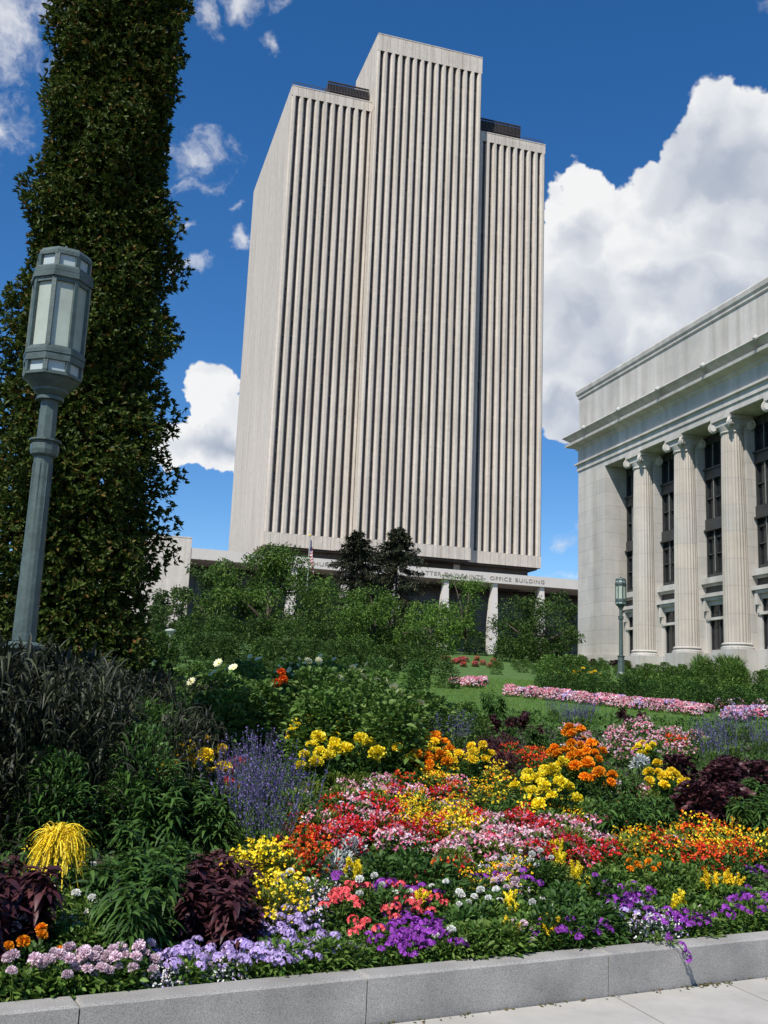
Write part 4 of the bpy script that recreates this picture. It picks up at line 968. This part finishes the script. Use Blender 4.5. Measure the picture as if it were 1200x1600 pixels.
bed('shrubby', 560, 1100, 120, 14, 10, .9, 'low leafy shrubs in front of the dahlias', .6)
bed('broad', 762, 1085, 14, 10, 3, .6, 'upright green leafy plants standing against the lawn', .85)
bed('shrubby', 720, 1110, 35, 18, 5, .9, 'mid green bushes at the left end of the lawn', .5)
bed(['dahlia', 'shrubby'], 420, 1032, 190, 8, 16, 1.2, 'lighter flowering shrubs poking up behind the front dahlias', .9, Y=(15, 20))
# fountain grass mass on the left
for i in range(46):
    q = math.sqrt((i+.5)/46); a = i*2.39996
    x, y = -.9+1.5*q*math.cos(a), 9.0+1.45*q*math.sin(a)
    if (x-LX)**2+(y-LY)**2 < .06 or y < 7.75: continue
    top = np.interp(x-(.05*(y-7)), [-2.3, -.6, .1, .7], [1.35, 1.30, 1.15, .75]); plant('black', x, y, float(top)*random.uniform(.82, 1.0), 'clump of dark narrow fountain grass in the tall mass below the big lamp', 'clumps of dark fountain grass in the tall mass below the big lamp')
bed('black', 165, 1058, 150, 14, 14, 1.1, 'clump of dark fountain grass at the back of the mass under the tree', 1.2, Y=(10, 12.5))
bed('greengrass', 130, 1200, 100, 40, 4, .8, 'dark green leafy grass mixed into the front of the black mass', .75, Y=(7.5, 8.2))
bed('greengrass', 215, 1085, 80, 16, 12, 1.0, 'dark green leafy grass at the upper right of the black mass', .9)
bed('black', 285, 1150, 45, 30, 7, .8, 'shorter clump of dark grass at the right edge of the mass', .7)
# middle of the bed
bed('salvia', 400, 1192, 62, 38, 9, .55, 'violet blue salvia spikes right of the dark grasses', 1.0)
bed('salvia', 420, 1250, 40, 24, 3, .5, 'green stemmed salvia in front of the violet spikes', .8)
bed('salvia', 655, 1128, 80, 12, 10, .55, 'pale violet salvia in front of the cream dahlias', .8)
bed('salvia', 905, 1105, 30, 14, 5, .5, 'bluish salvia spikes rising before the lawn', .85)
bed('salvia', 590, 1185, 50, 10, 3, .4, 'grey blue salvia behind the pink begonias', .6)
bed('mg_yellow', 522, 1138, 52, 20, 10, .45, 'lemon yellow pompom marigolds behind the violet salvia', 1.05)
bed('mg_yellow', 505, 1178, 14, 6, 2, .45, 'lemon marigolds nearest the violet salvia', 1.0)
bed('mg_orange', 630, 1140, 16, 10, 4, .45, 'bright orange marigolds at the left of the centre row', 1.0)
bed(['mg_gold', 'mg_orange'], 672, 1165, 38, 20, 6, .45, 'mixed gold and orange marigolds in the centre row', .95)
bed('mg_gold', 735, 1182, 22, 8, 3, .4, 'golden marigolds in front of the dark purple tuft', .9)
bed('mg_gold', 296, 1170, 30, 14, 4, .45, 'yellow marigolds half hidden in the dark grasses', 1.15)
bed('bg_red', 365, 1190, 26, 18, 4, .25, 'dull red flowers between dark grass and salvia', 1.0)
bed('tuft', 762, 1152, 38, 14, 6, .35, 'dark purple grass tuft behind the golden marigolds', 1.0)
bed('coleus', 815, 1120, 35, 14, 4, .5, 'brown and green coleus at the near lawn edge', .7)
bed('broad', 830, 1140, 30, 12, 3, .5, 'rust tinged broadleaf plants beside the dark tuft', .65)
bed('coleus', 990, 1108, 22, 8, 3, .5, 'small dark maroon coleus in front of the lawn', .65)
bed('mg_yellow', 848, 1212, 36, 20, 7, .45, 'large bright lemon marigolds left of the orange ones', .85)
bed('mg_orange', 905, 1180, 34, 34, 9, .45, 'large bright orange marigolds right of centre', .85)
bed('mg_yellow', 1003, 1165, 15, 7, 2, .42, 'two yellow marigold plants among the pale pink begonias', .7)
bed('mg_gold', 1045, 1200, 18, 18, 4, .45, 'golden orange marigolds beside the dark purple perilla', .85)
bed('bg_pink', 1000, 1145, 110, 24, 26, .24, 'pale pink begonias spread before the lawn', 1.15)
bed('bg_pink', 893, 1140, 14, 18, 4, .24, 'deeper pink flowers at the left of the pale pink begonias', 1.1)
bed('bg_scarlet', 830, 1172, 32, 14, 6, .24, 'scarlet begonias above the lemon marigolds', 1.0)
bed('bg_scarlet', 1060, 1152, 26, 6, 4, .24, 'scarlet flowers left of the purple perilla', 1.0)
bed('perilla', 1120, 1195, 58, 48, 9, .6, 'large dark purple perilla bush on the right', .8)
bed('broad', 1000, 1240, 62, 24, 7, .55, 'green leafy clump in front of the gold marigolds', .75)
bed('broad', 1180, 1235, 40, 34, 6, .55, 'green leafy clump at the right frame edge', .85)
bed('mixed', 725, 1205, 75, 24, 12, .26, 'yellow and orange lantana left of the lemon marigolds', 1.0)
bed('lime', 545, 1210, 60, 16, 8, .25, 'lime green feathery plants behind the red begonias', .9)
bed('mixed', 690, 1268, 70, 24, 16, .26, 'yellow lantana above the red begonia band', 1.0)
bed('filler_d', 650, 1195, 60, 16, 8, .26, 'dark green bedding plants behind the yellow lantana', .9)
bed('filler', 880, 1250, 90, 14, 14, .24, 'low green plants in front of the lemon marigolds', .95)
bed('bg_pink', 590, 1225, 62, 16, 10, .24, 'salmon pink begonias behind the red ones', 1.0)
bed(['bg_red', 'bg_red', 'bg_pink'], 590, 1280, 92, 30, 26, .24, 'red begonias in the big central band', 1.0)
bed('bg_scarlet', 478, 1305, 42, 34, 10, .25, 'scarlet begonias left of the silver plants', 1.0)
bed('dusty', 535, 1318, 26, 20, 4, .25, 'silver leaved dusty miller beside the scarlet begonias', .9)
bed('dusty', 680, 1222, 30, 8, 3, .22, 'small silver plants in the middle of the bed', .7)
bed(['bg_red', 'bg_pink'], 855, 1292, 110, 26, 28, .24, 'crimson and pink begonias right of centre', 1.0)
bed('bg_pink', 740, 1305, 60, 18, 9, .24, 'pink begonias between the red bands', 1.0)
bed(['mixed', 'mixed', 'bg_scarlet'], 1090, 1300, 110, 26, 26, .26, 'orange and yellow lantana band on the right', 1.0)
bed('bg_scarlet', 1125, 1322, 42, 16, 7, .24, 'scarlet begonias inside the orange band on the right', 1.0)
bed('plume_y', 1140, 1265, 8, 5, 1, .28, 'single yellow plume standing left of the right edge foliage', 1.1)
# front of the bed
bed('coreopsis', 408, 1345, 42, 38, 8, .34, 'yellow coreopsis beside the drooping maroon coleus', 1.0)
bed('broad', 300, 1220, 38, 22, 4, .55, 'long leaved green plants below the half hidden marigolds', .9)
bed('broad', 225, 1325, 48, 40, 8, .55, 'long leaved green plants left of the maroon coleus', .85)
bed('broad', 215, 1400, 36, 26, 4, .5, 'drooping green leaves in front of the coleus', .7)
bed('coleus', 338, 1352, 40, 30, 7, .5, 'large drooping dark maroon coleus in the front', .86)
bed('coleus', 12, 1350, 40, 44, 4, .5, 'maroon coleus at the left frame edge', .9)
bed('celosia_big', 96, 1300, 1, 1, 1, .50, 'big golden drooping celosia plume in front of the dark grass', .7, Y=(6.45, 6.5))
bed('filler', 110, 1410, 110, 50, 22, .22, 'low bright green plants in the left front of the bed', 1.0)
bed('zin_white', 105, 1400, 60, 50, 7, .23, 'white zinnias scattered through the left front greenery', .8)
bed('zin_pink', 120, 1525, 90, 16, 7, .22, 'pale pink zinnias along the kerb at the left', .85)
bed('zin_pink', 195, 1492, 36, 10, 3, .22, 'pale pink zinnias behind the kerbside ones', .85)
bed('zin_pink', 40, 1440, 20, 10, 1, .22, 'single pink zinnia plant above the orange marigolds', .9)
bed('zin_orange', 28, 1478, 30, 10, 2, .22, 'small orange marigolds at the left kerb corner', .95)
bed('vb_lilac', 330, 1495, 70, 18, 5, .18, 'lilac verbena along the kerb below the coleus', .9)
bed('vb_lilac', 445, 1460, 68, 44, 14, .18, 'lilac verbena mass left of the coral geraniums', .9)
bed('alyssum', 450, 1395, 55, 20, 8, .17, 'pale lilac alyssum behind the verbena mass', 1.0)
bed('alyssum', 300, 1530, 90, 10, 7, .14, 'low trailing alyssum on the kerb top at the left', .8)
bed('geranium', 540, 1402, 26, 14, 3, .22, 'coral geraniums left of the purple verbena', .85)
bed('geranium', 640, 1398, 46, 24, 6, .22, 'coral geraniums behind the purple verbena', .85)
bed('geranium', 566, 1450, 4, 3, 1, .2, 'lone coral geranium low above the kerb', .8)
bed('vb_purple', 650, 1455, 58, 36, 14, .18, 'purple verbena below the coral geraniums', .9)
bed('vb_purple', 620, 1385, 50, 14, 5, .18, 'purple verbena mixed in above the geraniums', .9)
bed('vb_purple', 985, 1400, 32, 22, 5, .18, 'purple and lilac verbena clump right of centre', .95)
bed('vb_lilac', 990, 1412, 30, 16, 3, .18, 'lilac verbena inside the purple clump right of centre', .9)
bed('vb_purple', 915, 1458, 38, 12, 4, .18, 'purple verbena touching the kerb right of centre', .95)
bed('vb_purple', 1115, 1438, 50, 12, 6, .18, 'purple verbena above the kerb near the right edge', .95)
bed('vb_purple', 1185, 1390, 22, 26, 4, .18, 'purple verbena at the right frame edge', .95)
bed('alyssum', 1060, 1435, 35, 16, 4, .17, 'white and lilac small flowers beside the kerb on the right', 1.0)
bed('filler', 520, 1490, 60, 22, 8, .2, 'green trailing plants at the kerb between lilac and purple verbena', .85)
bed('filler_d', 640, 1345, 70, 16, 10, .24, 'dark green feathery plants in front of the red begonias', .95)
bed('zin_white', 740, 1395, 36, 16, 3, .24, 'white pompom zinnias right of the geraniums', .9)
bed('zin_pink', 805, 1340, 36, 26, 6, .26, 'blush pink zinnias under the pink begonias', .8)
bed('zin_pink', 818, 1455, 5, 3, 1, .2, 'one pale pink zinnia plant close to the kerb', .8)
bed('filler', 780, 1440, 80, 34, 16, .22, 'green bedding plants in the front right of centre', .95)
bed('filler_d', 900, 1410, 70, 34, 14, .24, 'dark green bedding plants around the yellow plumes', .95)
bed('filler', 1020, 1350, 100, 20, 16, .24, 'bright green plants below the orange lantana band', 1.0)
bed('filler', 1100, 1395, 100, 26, 16, .22, 'green bedding plants in the right front', .95)
bed('plume_y', 872, 1328, 10, 8, 2, .24, 'pale yellow celosia plumes at the foot of the crimson begonias', .8)
bed('plume_y', 900, 1375, 26, 16, 3, .24, 'yellow celosia plumes right of the blush zinnias', .8)
bed('plume_y', 806, 1410, 10, 10, 2, .24, 'yellow celosia plumes above the lone kerbside zinnia', .8)
bed('plume_g', 845, 1448, 26, 14, 2, .24, 'orange tinged celosia close to the kerb', .8)
bed('plume_g', 1120, 1372, 36, 8, 3, .24, 'golden celosia plumes on the right', .85)
bed('zin_orange', 1000, 1352, 24, 10, 3, .22, 'orange marigolds above the purple verbena clump', .9)
bed('mixed', 760, 1360, 30, 12, 4, .24, 'little yellow lantana beside the white zinnias', .8)
for kd, n_, h_, lb in (('bg_red', 14, .24, 'stray red begonia standing among other colours in the middle of the bed'), ('bg_pink', 16, .24, 'stray pink begonia standing among other colours in the middle of the bed'), ('mixed', 9, .26, 'stray yellow lantana standing among other colours in the middle of the bed'), ('lime', 18, .25, 'lime green feathery plant between the begonias and lantanas'), ('bg_scarlet', 8, .24, 'stray scarlet begonia standing among other colours in the middle of the bed'), ('filler', 14, .25, 'plain green plant between the begonias and lantanas'), ('dusty', 4, .24, 'stray silver plant between the begonias and lantanas')):
    bed(kd, 800, 1262, 330, 62, n_, h_, lb, .95, jit=1.6)
for kd, n_, h_, lb in (('vb_purple', 5, .18, 'stray purple verbena in the front strip of the bed'), ('zin_white', 6, .23, 'stray white zinnia in the front strip of the bed'), ('plume_y', 3, .24, 'stray yellow celosia in the front strip of the bed'), ('alyssum', 8, .17, 'small pale alyssum cushion in the front strip of the bed'), ('filler_d', 16, .24, 'dark leafy plant in the front strip of the bed')):
    bed(kd, 800, 1390, 360, 62, n_, h_, lb, .9, jit=1.6)
# one verbena trailing over the kerb
xk, yk = on_z(1020, 1462, .26)[:2]
t = thing('trailing_verbena', 'purple verbena stem trailing over the kerb face', 'flower plant', (xk, kerb_y(xk)+.10, KH+.01))
mobj('foliage', dome_fol('leaf_mid', 120, .10, .05, .04, .014, .6, .3), t)
P = [(.02, -.05, .03), (.05, -.15, .00), (.07, -.17, -.05)]
hd = cluster('purple', .034)
for i, p in enumerate(P): o = mobj('flower_head', hd, t, p); o.rotation_euler = (.9+.2*i, 0, i)
b = MB(); b.tube([(0, .05, .0), (.02, -.04, .025), (.05, -.14, -.005), (.07, -.17, -.05)], [.003]*4, 5); b.obj('stem', M['leaf_mid'], t, absolute=False)
# generic green filling plants over the near bed
cnt = 0
for gy in np.arange(5.55, 12.5, .52):
    for gx in np.arange(-2.6, 8.4, .55):
        x = gx+random.uniform(-.15, .15); y = gy+.2*min(x, 6)*max(0, 1-(gy-5.4)/8)+random.uniform(-.15, .15)
        if x > .75*y or (y > 6.7 and x < .35): continue
        if y < kerb_y(x)+.3 or cnt >= 150: continue
        plant('filler_d' if random.random() < .45 else 'filler', x, y, random.uniform(.6, .85), 'low leafy bedding plant filling the gaps between the flower patches', 'leafy bedding plants filling the gaps between the flower patches'); cnt += 1
for k_, p in PROTO.items():
    for r, u_ in zip(p['roots'], p['used']):
        if not u_:
            for c in list(r.children): bpy.data.objects.remove(c)
            bpy.data.objects.remove(r)
# ground cover leaves (uncountable) and lawn grass
n = 60000; yy = 5.3*np.exp(rng.uniform(0, 1, n)*math.log(20/5.3)); xx = rng.uniform(-.45, .85, n)*(yy+1)
k = yy > 5.0+.2*xx*np.clip(1-(yy-6)/8, 0, 1)+.2; yy = yy[k]; xx = xx[k]; n = len(xx)
P = np.stack([xx, yy, G(xx, yy)+rng.uniform(0, .10, n)], 1); D = nrm(rng.normal(0, .7, (n, 3))+[0, 0, .7]); Lg = rng.uniform(.04, .08, n)*np.clip(yy/8, .9, 1.6)
o = mobj('ground_cover', NB().add(blades(P, D, Lg, Lg*.4, 2, droop=.3)).mesh('ground_cover', M['leaf_dark'])); tag(o, 'low leaves covering the soil between the bedding plants', 'ground cover', kind='stuff')
n = 70000; xx = rng.uniform(4, 24, n); yy = rng.uniform(17, 34.5, n)
P = np.stack([xx, yy, G(xx, yy)+.02], 1); D = nrm(rng.normal(0, .25, (n, 3))+[0, 0, 1])
o = mobj('lawn_grass', NB().add(blades(P, D, rng.uniform(.03, .07, n), .02, 1)).mesh('lawn_grass', M['grass'])); tag(o, 'mown lawn grass behind the flower bed', 'grass', kind='stuff')
# fallen petals and dry leaves at the kerb foot
n = 140; xx = np.concatenate([rng.normal(3.93, .10, 40), rng.uniform(1.0, 5, 100)]); yy = kerb_y(xx)-np.abs(rng.normal(.012, .03, n))-.008
o = mobj('fallen_leaves', NB().add(blades(np.stack([xx, yy, np.full(n, .004)], 1), nrm(np.stack([rng.normal(0, 1, n), rng.normal(0, 1, n), np.full(n, .15)], 1)), rng.uniform(.012, .035, n), .012, 2)).mesh('fallen_leaves', M['leaf_rusty'])); tag(o, 'dry leaves and petals fallen along the kerb foot', 'leaf litter', kind='stuff')
